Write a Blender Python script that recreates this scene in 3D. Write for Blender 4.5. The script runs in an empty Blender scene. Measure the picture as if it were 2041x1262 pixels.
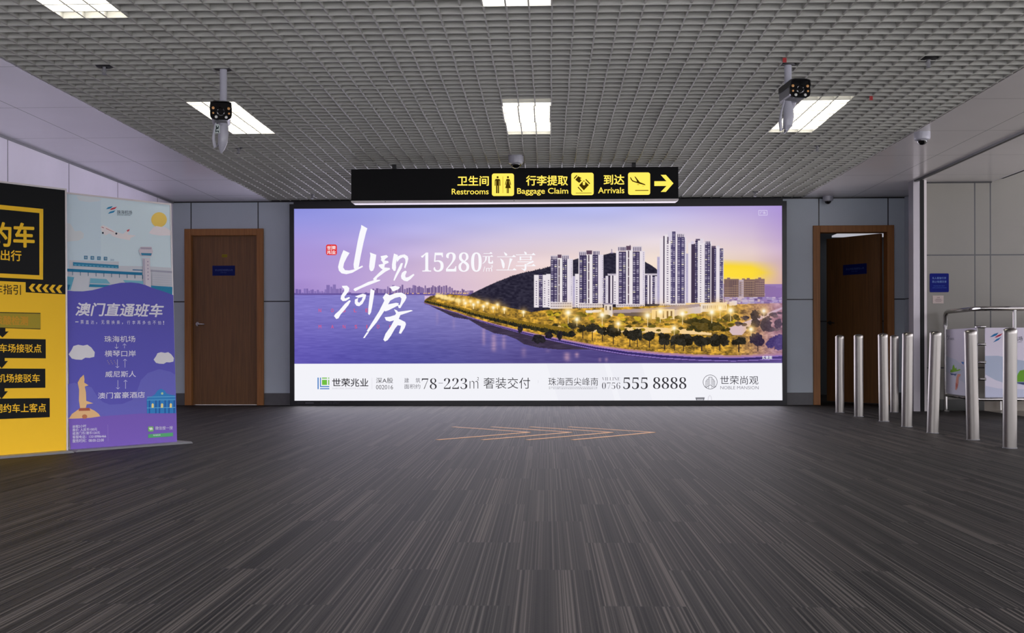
import bpy, math, random
import numpy as np
from mathutils import Matrix, Vector

random.seed(7)
rng = np.random.default_rng(11)
scn = bpy.context.scene
col = scn.collection
PI = math.pi

# ------------------------------------------------------------------ camera
CAM_H, FOCAL_PX, YAW = 0.71, 2180.0, math.radians(1.83)
cd = bpy.data.cameras.new('camera')
cam = bpy.data.objects.new('camera', cd)
col.objects.link(cam)
cd.sensor_width = 36.0
cd.lens = FOCAL_PX * 36.0 / 2041.0
cd.shift_y = (694.0 - 631.0) / 2041.0
cd.clip_start, cd.clip_end = 0.05, 200
cam.matrix_world = (Matrix.Translation((0, 0, CAM_H)) @ Matrix.Rotation(YAW, 4, 'Z')
                    @ Matrix.Rotation(PI / 2, 4, 'X') @ Matrix.Rotation(-0.0023, 4, 'Z'))
scn.camera = cam

# ------------------------------------------------------------------ world and exposure
WORLD_HI, WORLD_LO = 5.4, 0.8
world = bpy.data.worlds.new('hall_daylight')
scn.world = world
world.use_nodes = True
WN, WK = world.node_tree.nodes, world.node_tree.links
wb = WN['Background']
# hall light behind the camera, invented: eye-level band dimmed for steel, right side raised
def wmath(op, a, b=None, clamp=False):
    n = WN.new('ShaderNodeMath'); n.operation = op; n.use_clamp = clamp
    for i, v in enumerate((a, b)):
        if v is None: continue
        if isinstance(v, (int, float)): n.inputs[i].default_value = v
        else: WK.new(v, n.inputs[i])
    return n.outputs[0]
wt = WN.new('ShaderNodeTexCoord'); wsep = WN.new('ShaderNodeSeparateXYZ'); WK.new(wt.outputs['Generated'], wsep.inputs[0])
w_el = wmath('DIVIDE', wmath('SUBTRACT', wmath('ABSOLUTE', wsep.outputs[2]), 0.04), 0.14, True)
w_band = wmath('ADD', wmath('MULTIPLY', w_el, WORLD_HI - WORLD_LO), WORLD_LO)
w_side = wmath('ADD', 1.0, wmath('MULTIPLY', wmath('MAXIMUM', wsep.outputs[0], 0.0), 0.15))
WK.new(wmath('MULTIPLY', w_band, w_side), wb.inputs[1])
wb.inputs[0].default_value = (0.95, 0.93, 1.0, 1)
scn.view_settings.view_transform = 'Standard'
scn.view_settings.look = 'None'
scn.view_settings.exposure = 0.0
scn.view_settings.gamma = 1.0
scn.view_settings.use_curve_mapping = False
PANEL_LIGHT = 20.0        # ceiling luminaires
BOX_LIGHT = 1.0          # backlit poster
SIGN_LIGHT = 1.15        # backlit direction sign

# lamp added in front of the poster to strengthen its glow in the hall
ld = bpy.data.lights.new('lightbox_fill', 'AREA')
ld.shape = 'RECTANGLE'; ld.size, ld.size_y = 5.98, 2.36
ld.energy = 108.0; ld.color = (0.90, 0.86, 1.0)
lo_ = bpy.data.objects.new('lightbox_fill', ld); col.objects.link(lo_)
lo_.matrix_world = Matrix.Translation((-0.1275, 13.46, 1.255)) @ Matrix.Rotation(-PI / 2, 4, 'X')

# ------------------------------------------------------------------ colour and materials
def lin(c):
    c = np.asarray(c, float) / 255.0
    return np.where(c <= 0.04045, c / 12.92, ((c + 0.055) / 1.055) ** 2.4)

def L4(c):
    r = lin(c)
    return (float(r[0]), float(r[1]), float(r[2]), 1.0)

def new_mat(name):
    m = bpy.data.materials.new(name)
    m.use_nodes = True
    return m, m.node_tree.nodes, m.node_tree.links, m.node_tree.nodes['Principled BSDF']

def mat(name, c, rough=0.5, metal=0.0, spec=0.5, coat=0.0, noise=0.0, nscale=8.0, stretch=(1, 1, 1), bump=0.0):
    m, N, K, p = new_mat(name)
    base = L4(c)
    p.inputs['Base Color'].default_value = base
    p.inputs['Roughness'].default_value = rough
    p.inputs['Metallic'].default_value = metal
    p.inputs['Specular IOR Level'].default_value = spec
    p.inputs['Coat Weight'].default_value = coat
    p.inputs['Coat Roughness'].default_value = 0.12
    if noise or bump:
        tc = N.new('ShaderNodeTexCoord'); mp = N.new('ShaderNodeMapping'); nz = N.new('ShaderNodeTexNoise')
        mp.inputs['Scale'].default_value = stretch
        nz.inputs['Scale'].default_value = nscale
        nz.inputs['Detail'].default_value = 5
        K.new(tc.outputs['Object'], mp.inputs['Vector']); K.new(mp.outputs['Vector'], nz.inputs['Vector'])
        if noise:
            rp = N.new('ShaderNodeValToRGB')
            rp.color_ramp.elements[0].position = 0.3; rp.color_ramp.elements[1].position = 0.7
            rp.color_ramp.elements[0].color = tuple(v * (1 - noise) for v in base[:3]) + (1,)
            rp.color_ramp.elements[1].color = tuple(min(1, v * (1 + noise)) for v in base[:3]) + (1,)
            K.new(nz.outputs['Fac'], rp.inputs['Fac']); K.new(rp.outputs['Color'], p.inputs['Base Color'])
        if bump:
            bp = N.new('ShaderNodeBump'); bp.inputs['Strength'].default_value = bump; bp.inputs['Distance'].default_value = 0.01
            K.new(nz.outputs['Fac'], bp.inputs['Height']); K.new(bp.outputs['Normal'], p.inputs['Normal'])
    return m

def emit(name, c, strength):
    m, N, K, p = new_mat(name)
    N.remove(p)
    e = N.new('ShaderNodeEmission')
    e.inputs[0].default_value = L4(c); e.inputs[1].default_value = strength
    K.new(e.outputs[0], N['Material Output'].inputs[0])
    return m

def print_mat(name, strength=None, rough=0.45):
    """printed artwork: the colour is an attribute of the printed sheet; backlit when strength is given"""
    m, N, K, p = new_mat(name)
    a = N.new('ShaderNodeAttribute'); a.attribute_name = 'Ink'
    if strength is None:
        K.new(a.outputs['Color'], p.inputs['Base Color']); p.inputs['Roughness'].default_value = rough
        p.inputs['Specular IOR Level'].default_value = 0.15
    else:
        N.remove(p)
        e = N.new('ShaderNodeEmission'); e.inputs[1].default_value = strength
        K.new(a.outputs['Color'], e.inputs[0]); K.new(e.outputs[0], N['Material Output'].inputs[0])
    return m

def carpet_mat():
    m, N, K, p = new_mat('carpet_planks')
    def math_(op, a, b=None, c=None):
        n = N.new('ShaderNodeMath'); n.operation = op
        for i, v in enumerate((a, b, c)):
            if v is None: continue
            if isinstance(v, (int, float)): n.inputs[i].default_value = v
            else: K.new(v, n.inputs[i])
        return n.outputs[0]
    tc = N.new('ShaderNodeTexCoord'); sp = N.new('ShaderNodeSeparateXYZ')
    K.new(tc.outputs['Object'], sp.inputs[0])
    X, Y = sp.outputs[0], sp.outputs[1]
    W, Ln = 0.2425, 0.98
    xi = math_('DIVIDE', math_('ADD', X, 0.103 + 100 * W), W)
    i = math_('FLOOR', xi)
    half = math_('MULTIPLY', math_('MODULO', i, 2.0), 0.5)
    yj = math_('ADD', math_('DIVIDE', math_('ADD', Y, 50 * Ln - 3.5), Ln), half)
    j = math_('FLOOR', yj)
    cb = N.new('ShaderNodeCombineXYZ'); K.new(i, cb.inputs[0]); K.new(j, cb.inputs[1])
    wn = N.new('ShaderNodeTexWhiteNoise'); wn.noise_dimensions = '2D'; K.new(cb.outputs[0], wn.inputs['Vector'])
    rnd = wn.outputs['Value']
    # stripes along the plank: a 1-D noise in x, shifted for every plank
    xs = math_('ADD', X, math_('MULTIPLY', rnd, 37.0))
    n1 = N.new('ShaderNodeTexNoise'); n1.noise_dimensions = '1D'; K.new(xs, n1.inputs['W'])
    n1.inputs['Scale'].default_value = 105; n1.inputs['Detail'].default_value = 2.0
    n2 = N.new('ShaderNodeTexNoise'); n2.noise_dimensions = '1D'; K.new(xs, n2.inputs['W'])
    n2.inputs['Scale'].default_value = 14; n2.inputs['Detail'].default_value = 1
    s = math_('ADD', math_('MULTIPLY', n1.outputs['Fac'], 0.7), math_('MULTIPLY', n2.outputs['Fac'], 0.3))
    rp = N.new('ShaderNodeValToRGB'); K.new(s, rp.inputs['Fac'])
    cr = rp.color_ramp
    cr.elements[0].position = 0.34; cr.elements[0].color = L4((15, 15, 15)) 
    cr.elements[1].position = 0.62; cr.elements[1].color = L4((76, 72, 68)) 
    e = cr.elements.new(0.44); e.color = L4((30, 29, 28)) 
    e = cr.elements.new(0.53); e.color = L4((42, 40, 38)) 
    # per-plank tint and slow patches of wear
    n3 = N.new('ShaderNodeTexNoise'); n3.inputs['Scale'].default_value = 0.8; K.new(tc.outputs['Object'], n3.inputs['Vector'])
    v = math_('ADD', math_('MULTIPLY', rnd, 0.22), math_('MULTIPLY', n3.outputs['Fac'], 0.35))
    v = math_('ADD', v, 0.70)
    mix = N.new('ShaderNodeMix'); mix.data_type = 'RGBA'; mix.blend_type = 'MULTIPLY'; mix.inputs[0].default_value = 1
    cc = N.new('ShaderNodeCombineColor')
    warm = math_('MULTIPLY', wn.outputs['Color'], 1.0)
    K.new(math_('ADD', v, math_('MULTIPLY', rnd, 0.06)), cc.inputs[0]); K.new(v, cc.inputs[1]); K.new(v, cc.inputs[2])
    K.new(rp.outputs['Color'], mix.inputs[6]); K.new(cc.outputs[0], mix.inputs[7])
    # thin dark seam at plank ends
    fy = math_('FRACT', yj)
    edge = math_('LESS_THAN', fy, 0.006)
    mx2 = N.new('ShaderNodeMix'); mx2.data_type = 'RGBA'; K.new(math_('MULTIPLY', edge, 0.5), mx2.inputs[0])
    K.new(mix.outputs[2], mx2.inputs[6]); mx2.inputs[7].default_value = L4((40, 39, 40))
    K.new(mx2.outputs[2], p.inputs['Base Color'])
    p.inputs['Roughness'].default_value = 0.62
    p.inputs['Specular IOR Level'].default_value = 0.13
    # pile texture
    nb = N.new('ShaderNodeTexNoise'); nb.inputs['Scale'].default_value = 260; K.new(tc.outputs['Object'], nb.inputs['Vector'])
    bh = math_('ADD', math_('MULTIPLY', nb.outputs['Fac'], 0.5), n1.outputs['Fac'])
    bp = N.new('ShaderNodeBump'); bp.inputs['Strength'].default_value = 0.25; bp.inputs['Distance'].default_value = 0.004
    K.new(bh, bp.inputs['Height']); K.new(bp.outputs['Normal'], p.inputs['Normal'])
    return m

def panel_mat(name, c, rough, coat, seams_x=(), seams_z=(), axis='X', axis2='Z', width=0.010, seam=(38, 40, 44)):
    """wall or soffit cladding with dark joints at the given positions"""
    m, N, K, p = new_mat(name)
    tc = N.new('ShaderNodeTexCoord'); sp = N.new('ShaderNodeSeparateXYZ'); K.new(tc.outputs['Object'], sp.inputs[0])
    fac = None
    for ax, ps in ((axis, seams_x), (axis2, seams_z)):
        o = sp.outputs['XYZ'.index(ax)]
        for q in ps:
            n = N.new('ShaderNodeMath'); n.operation = 'COMPARE'; K.new(o, n.inputs[0])
            n.inputs[1].default_value = q; n.inputs[2].default_value = width / 2
            if fac is None: fac = n.outputs[0]
            else:
                a = N.new('ShaderNodeMath'); a.operation = 'MAXIMUM'; K.new(fac, a.inputs[0]); K.new(n.outputs[0], a.inputs[1]); fac = a.outputs[0]
    nz = N.new('ShaderNodeTexNoise'); nz.inputs['Scale'].default_value = 1.3; nz.inputs['Detail'].default_value = 4
    K.new(tc.outputs['Object'], nz.inputs['Vector'])
    rp = N.new('ShaderNodeValToRGB'); b = L4(c)
    rp.color_ramp.elements[0].position = 0.3; rp.color_ramp.elements[1].position = 0.7
    rp.color_ramp.elements[0].color = tuple(v * 0.95 for v in b[:3]) + (1,)
    rp.color_ramp.elements[1].color = tuple(v * 1.05 for v in b[:3]) + (1,)
    K.new(nz.outputs['Fac'], rp.inputs['Fac'])
    out = rp.outputs['Color']
    if fac is not None:
        mx = N.new('ShaderNodeMix'); mx.data_type = 'RGBA'; K.new(fac, mx.inputs[0]); K.new(out, mx.inputs[6]); mx.inputs[7].default_value = L4(seam)
        out = mx.outputs[2]
    K.new(out, p.inputs['Base Color'])
    p.inputs['Roughness'].default_value = rough
    p.inputs['Coat Weight'].default_value = coat; p.inputs['Coat Roughness'].default_value = 0.1
    return m

def wood_mat(name, c0, c1):
    m, N, K, p = new_mat(name)
    tc = N.new('ShaderNodeTexCoord'); mp = N.new('ShaderNodeMapping'); mp.inputs['Scale'].default_value = (38, 38, 1.1)
    nz = N.new('ShaderNodeTexNoise'); nz.inputs['Scale'].default_value = 2.0; nz.inputs['Detail'].default_value = 6; nz.inputs['Distortion'].default_value = 0.6
    K.new(tc.outputs['Object'], mp.inputs[0]); K.new(mp.outputs[0], nz.inputs['Vector'])
    rp = N.new('ShaderNodeValToRGB'); rp.color_ramp.elements[0].position = 0.3; rp.color_ramp.elements[1].position = 0.72
    rp.color_ramp.elements[0].color = L4(c0); rp.color_ramp.elements[1].color = L4(c1)
    K.new(nz.outputs['Fac'], rp.inputs['Fac']); K.new(rp.outputs['Color'], p.inputs['Base Color'])
    p.inputs['Roughness'].default_value = 0.5
    return m

M = dict(
    carpet=carpet_mat(),
    grid=mat('painted_ceiling_blades', (160, 160, 153), 0.55, spec=0.3, noise=0.05, nscale=3),
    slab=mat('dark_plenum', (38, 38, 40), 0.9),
    wood=wood_mat('brown_door_veneer', (104, 70, 38), (130, 88, 48)),
    wood_frame=wood_mat('brown_frame_veneer', (140, 90, 42), (170, 112, 56)),
    base=mat('grey_stone_skirting', (88, 86, 88), 0.35, noise=0.08, nscale=20),
    dark_base=mat('dark_green_skirting', (44, 46, 40), 0.25),
    black=mat('black_plastic', (16, 16, 18), 0.4),
    black_gloss=mat('glossy_black', (8, 8, 10), 0.08, coat=0.5),
    sign_black=mat('satin_black_sign', (9, 9, 11), 0.4, spec=0.15),
    black_frame=mat('black_lightbox_frame', (18, 18, 24), 0.3),
    steel=mat('brushed_steel', (146, 142, 137), 0.3, metal=1.0),
    chrome=mat('polished_steel', (186, 184, 181), 0.12, metal=1.0),
    alu=mat('satin_aluminium', (150, 146, 150), 0.38, metal=1.0),
    alu_light=mat('pale_aluminium_trim', (212, 205, 205), 0.4, metal=0.3),
    white=mat('white_plastic', (166, 166, 176), 0.35, coat=0.3),
    grey_metal=mat('grey_painted_metal', (120, 120, 124), 0.4),
    rubber=mat('black_rubber', (10, 10, 11), 0.7),
    tape=mat('orange_floor_tape', (206, 142, 66), 0.55, noise=0.12, nscale=14),
    lens=mat('lens_glass', (6, 6, 8), 0.05, coat=1.0),
    led_warm=mat('amber_led_cover', (205, 150, 90), 0.25),
    led_white=mat('clear_led_cover', (205, 205, 200), 0.2),
    panel_glow=emit('luminaire_diffuser', (255, 248, 238), PANEL_LIGHT),
    room_glow=emit('back_room_luminaire', (225, 225, 235), 0.6),
    lit_print=print_mat('printed_sheet'),
    glow_print=print_mat('backlit_print', BOX_LIGHT),
    sign_print=print_mat('backlit_sign_print', SIGN_LIGHT),
    paper=mat('white_sheet', (210, 208, 214), 0.5),
    red_tag=mat('red_tag', (150, 24, 26), 0.5),
    tile=mat('pale_stone_floor', (150, 142, 130), 0.3, noise=0.05, nscale=6),
    blue_plate=mat('blue_plate', (2, 20, 112), 0.4, spec=0.1),
)

# ------------------------------------------------------------------ objects and meshes
def tag(o, label=None, cat=None, group=None, kind=None):
    if label: o['label'] = label
    if cat: o['category'] = cat
    if group: o['group'] = group
    if kind: o['kind'] = kind
    return o

def empty(name, loc=(0, 0, 0), rz=0.0):
    o = bpy.data.objects.new(name, None); col.objects.link(o)
    o.location = loc; o.rotation_euler = (0, 0, rz); o.empty_display_size = 0.1
    return o

def copy_tree(o, parent=None):
    c = o.copy(); col.objects.link(c); c.parent = parent
    for ch in list(o.children):
        copy_tree(ch, c)
    return c

class MB:
    """collects shapes and links them as one mesh object"""
    def __init__(s): s.v, s.f, s.sm = [], [], []
    def add(s, vs, fs, smooth=False):
        b = len(s.v); s.v += [tuple(p) for p in vs]
        s.f += [tuple(i + b for i in f) for f in fs]; s.sm += [smooth] * len(fs)
        return s
    def box(s, a, b, mtx=None):
        x0, y0, z0 = a; x1, y1, z1 = b
        vs = [(x0, y0, z0), (x1, y0, z0), (x1, y1, z0), (x0, y1, z0), (x0, y0, z1), (x1, y0, z1), (x1, y1, z1), (x0, y1, z1)]
        if mtx is not None: vs = [tuple(mtx @ Vector(p)) for p in vs]
        return s.add(vs, [(0, 3, 2, 1), (4, 5, 6, 7), (0, 1, 5, 4), (1, 2, 6, 5), (2, 3, 7, 6), (3, 0, 4, 7)])
    def lathe(s, prof, n=24, c=(0, 0, 0), mtx=None):
        """profile of (radius, z), turned round the z axis"""
        vs, fs = [], []
        for r, z in prof:
            for k in range(n):
                t = 2 * PI * k / n; vs.append((c[0] + r * math.cos(t), c[1] + r * math.sin(t), c[2] + z))
        m = len(prof)
        for i in range(m - 1):
            for k in range(n):
                q = (k + 1) % n; fs.append((i * n + k, i * n + q, (i + 1) * n + q, (i + 1) * n + k))
        fs.append(tuple(range(n))[::-1]); fs.append(tuple((m - 1) * n + k for k in range(n)))
        if mtx is not None: vs = [tuple(mtx @ Vector(p)) for p in vs]
        return s.add(vs, fs, True)
    def tube(s, pts, r, n=12, radii=None):
        pts = [Vector(p) for p in pts]; vs, fs = [], []
        up = Vector((0.123, 0.31, 0.94)).normalized(); m = len(pts)
        for i, p in enumerate(pts):
            d = (pts[min(i + 1, m - 1)] - pts[max(i - 1, 0)]).normalized()
            a = d.cross(up).normalized(); b = d.cross(a).normalized(); rr = radii[i] if radii else r
            for k in range(n):
                t = 2 * PI * k / n; vs.append(p + a * (rr * math.cos(t)) + b * (rr * math.sin(t)))
        for i in range(m - 1):
            for k in range(n):
                q = (k + 1) % n; fs.append((i * n + k, i * n + q, (i + 1) * n + q, (i + 1) * n + k))
        fs.append(tuple(range(n))[::-1]); fs.append(tuple((m - 1) * n + k for k in range(n)))
        return s.add(vs, fs, True)
    def prism(s, pts, y0, y1):
        """outline in (x, z) pushed from y0 to y1"""
        n = len(pts); vs = [(x, y0, z) for x, z in pts] + [(x, y1, z) for x, z in pts]
        fs = [tuple(range(n)), tuple(range(2 * n - 1, n - 1, -1))] + [(i, n + i, n + (i + 1) % n, (i + 1) % n) for i in range(n)]
        return s.add(vs, fs)
    def build(s, name, m, parent=None, bevel=0.0):
        me = bpy.data.meshes.new(name); me.from_pydata(s.v, [], s.f); me.update()
        me.polygons.foreach_set('use_smooth', s.sm)
        me.materials.append(m)
        o = bpy.data.objects.new(name, me); col.objects.link(o); o.parent = parent
        if any(s.sm):
            try: me.set_sharp_from_angle(angle=math.radians(35))
            except Exception: pass
        if bevel:
            b = o.modifiers.new('bevel', 'BEVEL'); b.width = bevel; b.segments = 2; b.limit_method = 'ANGLE'
        return o

def rrect(x0, z0, x1, z1, r, n=5):
    pts = []
    for cx, cz, a in ((x1 - r, z1 - r, 0), (x0 + r, z1 - r, 90), (x0 + r, z0 + r, 180), (x1 - r, z0 + r, 270)):
        for k in range(n + 1):
            t = math.radians(a + 90 * k / n); pts.append((cx + r * math.cos(t), cz + r * math.sin(t)))
    return pts

def box_obj(name, a, b, m, parent=None, bevel=0.0):
    return MB().box(a, b).build(name, m, parent, bevel)

# ------------------------------------------------------------------ lettering
_cache = {}
def glyphs(text, offset=0.0, shear=0.0, spacing=1.0):
    """outline of a line of text in the built-in typeface, filled, scaled into the unit square"""
    key = (text, offset, shear, spacing)
    if key in _cache: return _cache[key]
    cu = bpy.data.curves.new('lettering', 'FONT'); cu.body = text; cu.size = 1; cu.resolution_u = 3
    cu.offset = offset; cu.shear = shear; cu.space_character = spacing
    ob = bpy.data.objects.new('lettering', cu); col.objects.link(ob)
    dg = bpy.context.evaluated_depsgraph_get(); dg.update()
    ev = ob.evaluated_get(dg); me = ev.to_mesh()
    v = np.array([tuple(p.co) for p in me.vertices], float) if len(me.vertices) else np.zeros((0, 3))
    f = [tuple(p.vertices) for p in me.polygons]
    ev.to_mesh_clear(); bpy.data.objects.remove(ob); bpy.data.curves.remove(cu)
    if len(v):
        lo, hi = v[:, :2].min(0), v[:, :2].max(0)
        v = (v[:, :2] - lo) / np.maximum(hi - lo, 1e-6)
    _cache[key] = (v, f)
    return _cache[key]

def homography(src, dst):
    A = []
    for (x, y), (u, v) in zip(src, dst):
        A.append([x, y, 1, 0, 0, 0, -u * x, -u * y, -u]); A.append([0, 0, 0, x, y, 1, -v * x, -v * y, -v])
    return np.linalg.svd(np.array(A, float))[2][-1].reshape(3, 3)

class Sheet:
    """one printed layer of a flat sheet. Shapes are drawn in the coordinates of a drawing of the sheet whose four corners are known
    (top-left, top-right, bottom-right, bottom-left) and laid on the w x h sheet; the sheet's front looks to -y."""
    def __init__(s, corners, w, h, x0=0.0, z0=0.0, y=0.0, lift=0.0004):
        s.H = homography(corners, [(0, h), (w, h), (w, 0), (0, 0)])
        s.x0, s.z0, s.y, s.lift = x0, z0, y, lift
        s.v, s.f, s.c, s.k = [], [], [], 0
    def P(s, pts):
        p = np.c_[np.asarray(pts, float), np.ones(len(pts))] @ s.H.T
        return p[:, :2] / p[:, 2:]
    def _push(s, q, faces, c, extra=0.0):
        b = len(s.v); d = s.y - s.lift * s.k - extra
        s.v += [(s.x0 + u, d, s.z0 + w) for u, w in q]; s.f += [tuple(i + b for i in f) for f in faces]
        s.c += [L4(c)] * len(q)
    def up(s, n=1): s.k += n; return s
    def poly(s, pts, c, up=True):
        if up: s.k += 1
        q = s.P(pts)
        a = np.sum(q[:, 0] * np.roll(q[:, 1], -1) - np.roll(q[:, 0], -1) * q[:, 1])
        idx = list(range(len(q)))
        s._push(q, [tuple(idx if a > 0 else idx[::-1])], c)
        return s
    def rect(s, x0, y0, x1, y1, c, up=True): return s.poly([(x0, y0), (x1, y0), (x1, y1), (x0, y1)], c, up)
    def ell(s, cx, cy, rx, ry, c, n=28, up=True):
        return s.poly([(cx + rx * math.cos(2 * PI * k / n), cy + ry * math.sin(2 * PI * k / n)) for k in range(n)], c, up)
    def rr(s, x0, y0, x1, y1, r, c, up=True): return s.poly(rrect(x0, y0, x1, y1, r), c, up)
    def line(s, pts, w, c, up=True):
        if up: s.k += 1
        for (xa, ya), (xb, yb) in zip(pts[:-1], pts[1:]):
            dx, dy = xb - xa, yb - ya; l = math.hypot(dx, dy) or 1; nx, ny = -dy / l * w / 2, dx / l * w / 2
            s.poly([(xa + nx, ya + ny), (xb + nx, yb + ny), (xb - nx, yb - ny), (xa - nx, ya - ny)], c, False)
        return s
    def ring(s, cx, cy, r, w, c, n=40):
        s.k += 1
        for k in range(n):
            a, b = 2 * PI * k / n, 2 * PI * (k + 1) / n
            s.poly([(cx + (r + o) * math.cos(t), cy + (r + o) * math.sin(t)) for t, o in ((a, w / 2), (b, w / 2), (b, -w / 2), (a, -w / 2))], c, False)
        return s
    def text(s, t, box, c, bold=0.0, shear=0.0, spacing=1.0, skew=0.0, up=True):
        """box = x0, y0, x1, y1 of the inked area; skew drops the right end"""
        v, f = glyphs(t, min(bold, 0.0), shear, spacing)
        if not len(v): return s
        if up: s.k += 1
        x0, y0, x1, y1 = box
        r = max(bold, 0.0) * abs(y1 - y0) * 0.9          # heavier strokes: the line is laid down again a hair to every side
        x0, x1, y0, y1 = x0 + r, x1 - r, y0 + r, y1 - r
        px = x0 + v[:, 0] * (x1 - x0); py = y1 + v[:, 1] * (y0 - y1) + v[:, 0] * skew
        for a in (range(8) if r else (None,)):
            ox_, oy_ = (0, 0) if a is None else (r * math.cos(a * PI / 4), r * math.sin(a * PI / 4))
            s._push(s.P(np.c_[px + ox_, py + oy_]), f, c, 0 if a is None else a * 0.00003)
        return s
    def build(s, name, m, parent=None):
        me = bpy.data.meshes.new(name); me.from_pydata(s.v, [], s.f)
        at = me.color_attributes.new('Ink', 'FLOAT_COLOR', 'POINT')
        at.data.foreach_set('color', np.array(s.c, np.float32).ravel())
        me.update(); me.materials.append(m)
        o = bpy.data.objects.new(name, me); col.objects.link(o); o.parent = parent
        return o

# ================================================================== THE SETTING
H = 2.56                     # ceiling height
YB = 13.62                   # back wall
XL = -4.70                   # left wall
S = 'structure'

fl = MB().add([(-6, -1, 0), (4.87, -1, 0), (4.87, 16.6, 0), (-6, 16.6, 0)], [(0, 1, 2, 3)])
tag(fl.build('floor', M['carpet']), 'dark grey striped carpet planks', kind=S)
fl2 = MB().add([(4.87, -1, 0), (10, -1, 0), (10, 16.6, 0), (4.87, 16.6, 0)], [(0, 1, 2, 3)])
tag(fl2.build('floor_side', M['tile']), 'pale stone floor beyond the carpet edge', kind=S)

# open-cell ceiling in 5 x 5-cell modules, each hung a touch off true
SX, SY, X0, Y0 = 0.1245, 0.1225, 0.0335, 5.913
g = MB(); t = 0.009; hh = 0.05
K0, K1 = -28, 25
y_lo, y_hi = Y0 - 40 * SY, 13.60
mx_edges = list(range(K0, K1, 5)) + [K1]
ym = []; y = y_lo
while y < y_hi - 0.02:
    ym.append((y, min(y + 5 * SY, y_hi))); y += 5 * SY
for a, b in zip(mx_edges[:-1], mx_edges[1:]):
    for (ya, yb) in ym:
        dx, dz, dy = random.gauss(0, 0.0022), random.gauss(0, 0.0018), random.gauss(0, 0.002)
        last = b == K1
        for k in range(a, b + (1 if last else 0)):
            x = X0 + k * SX + dx
            g.box((x - t / 2, ya, H + dz), (x + t / 2, yb - 0.002, H + dz + hh))
        xa, xb = X0 + a * SX + dx, X0 + b * SX + dx
        n = round((yb - ya) / SY)
        for j in range(n):
            yy = ya + j * SY + dy
            ext = 0.012 if last else 0; ex0 = 0.012 if a == K0 else 0
            g.box((xa - ex0, yy - t / 2, H + dz - 0.002), (xb + ext, yy + t / 2, H + dz + hh - 0.001))
tag(g.build('ceiling', M['grid']), 'open-cell grid ceiling of painted blades', kind=S)
sl = MB().box((-5.2, 0.8, H + 0.55), (5.2, 16.6, H + 0.62)).box((-5.2, 0.8, H + 0.03), (5.2, 0.86, H + 0.55)).box((-5.2, YB + 0.02, H - 0.012), (5.2, YB + 0.12, H + 0.55)).box((-5.2, 0.8, H + 0.03), (-5.1, YB, H + 0.55)).box((5.0, 0.8, H + 0.03), (5.1, YB, H + 0.55)).box((-5.2, YB, H + 0.0), (-4.6, YB + 0.12, H + 0.1))  # upright boxes round the slab are added to keep stray world light out
tag(sl.build('ceiling_slab', M['slab']), 'dark slab above the grid ceiling, with added light-blocking sides', kind=S)

cross = [8.257 + 1.205 * k for k in range(-5, 5)]
soff = panel_mat('soffit_panels', (216, 213, 222), 0.32, 0.35, (-4.062, 3.757), cross, 'X', 'Y', 0.008, (70, 70, 76))
a = box_obj('ceiling_left', (XL - 0.1, 0.8, H), (-3.468, YB, H + 0.03), soff); tag(a, 'smooth white soffit panels along the left wall', kind=S)
soff_r = panel_mat('dimmed_soffit_panels', (186, 182, 180), 0.3, 0.35, (3.757,), cross, 'X', 'Y', 0.008, (66, 64, 64))  # darker copy of the soffit colour, weaker light on this side painted in
a = box_obj('ceiling_right', (3.165, 0.8, H), (4.97, YB, H + 0.03), soff_r); tag(a, 'smooth soffit panels on the right, dimmer light put into their grey', kind=S)
a = box_obj('ceiling_side', (4.97, 0.8, H + 0.35), (10, 12.45, H + 0.4), soff); tag(a, 'higher ceiling of the side passage', kind=S)
a = box_obj('trim_1', (4.965, 0.8, H + 0.0), (4.985, 12.39, H + 0.36), soff); tag(a, 'edge of the soffit', kind=S)

wall_b = panel_mat('back_wall_panels', (190, 199, 208), 0.42, 0.1, (-4.47, -3.62, 3.36, 4.205), (1.303,), 'X', 'Z', 0.014)
bw = MB()
for xa, xb, za, zb in ((XL - 0.1, -4.50, 0, 2.56), (-4.50, -3.59, 2.17, 2.56), (-3.59, 3.33, 0, 2.56), (3.33, 4.225, 2.17, 2.56), (4.225, 4.5, 0, 2.56)):
    bw.box((xa, YB, za), (xb, YB + 0.12, zb - 0.012))
tag(bw.build('wall_back', wall_b), 'grey panelled back wall', kind=S)
a = box_obj('trim_2', (XL, YB - 0.004, H - 0.014), (4.41, YB + 0.1, H), M['black']); tag(a, 'dark joint between back wall and soffit', kind=S)
bb = MB()
for xa, xb in ((XL, -4.55), (-3.545, -3.198), (2.942, 3.28), (4.276, 4.40)):
    bb.box((xa, YB - 0.008, 0), (xb, YB + 0.02, 0.152))
tag(bb.build('baseboard_back', M['base']), 'grey stone skirting', kind=S)

wall_l = panel_mat('left_wall_panels', (240, 234, 248), 0.42, 0.15, [9.40 + 1.225 * k for k in range(-7, 4)], (1.303,), 'Y', 'Z', 0.012)
a = box_obj('wall_left', (XL - 0.1, 2, 0), (XL, YB, H - 0.02), wall_l); tag(a, 'pale panelled left wall', kind=S)
a = box_obj('trim_3', (XL - 0.05, 2, H - 0.022), (XL + 0.012, YB, H), M['grey_metal']); tag(a, 'grey edge strip along the top of the left wall', kind=S)

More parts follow.
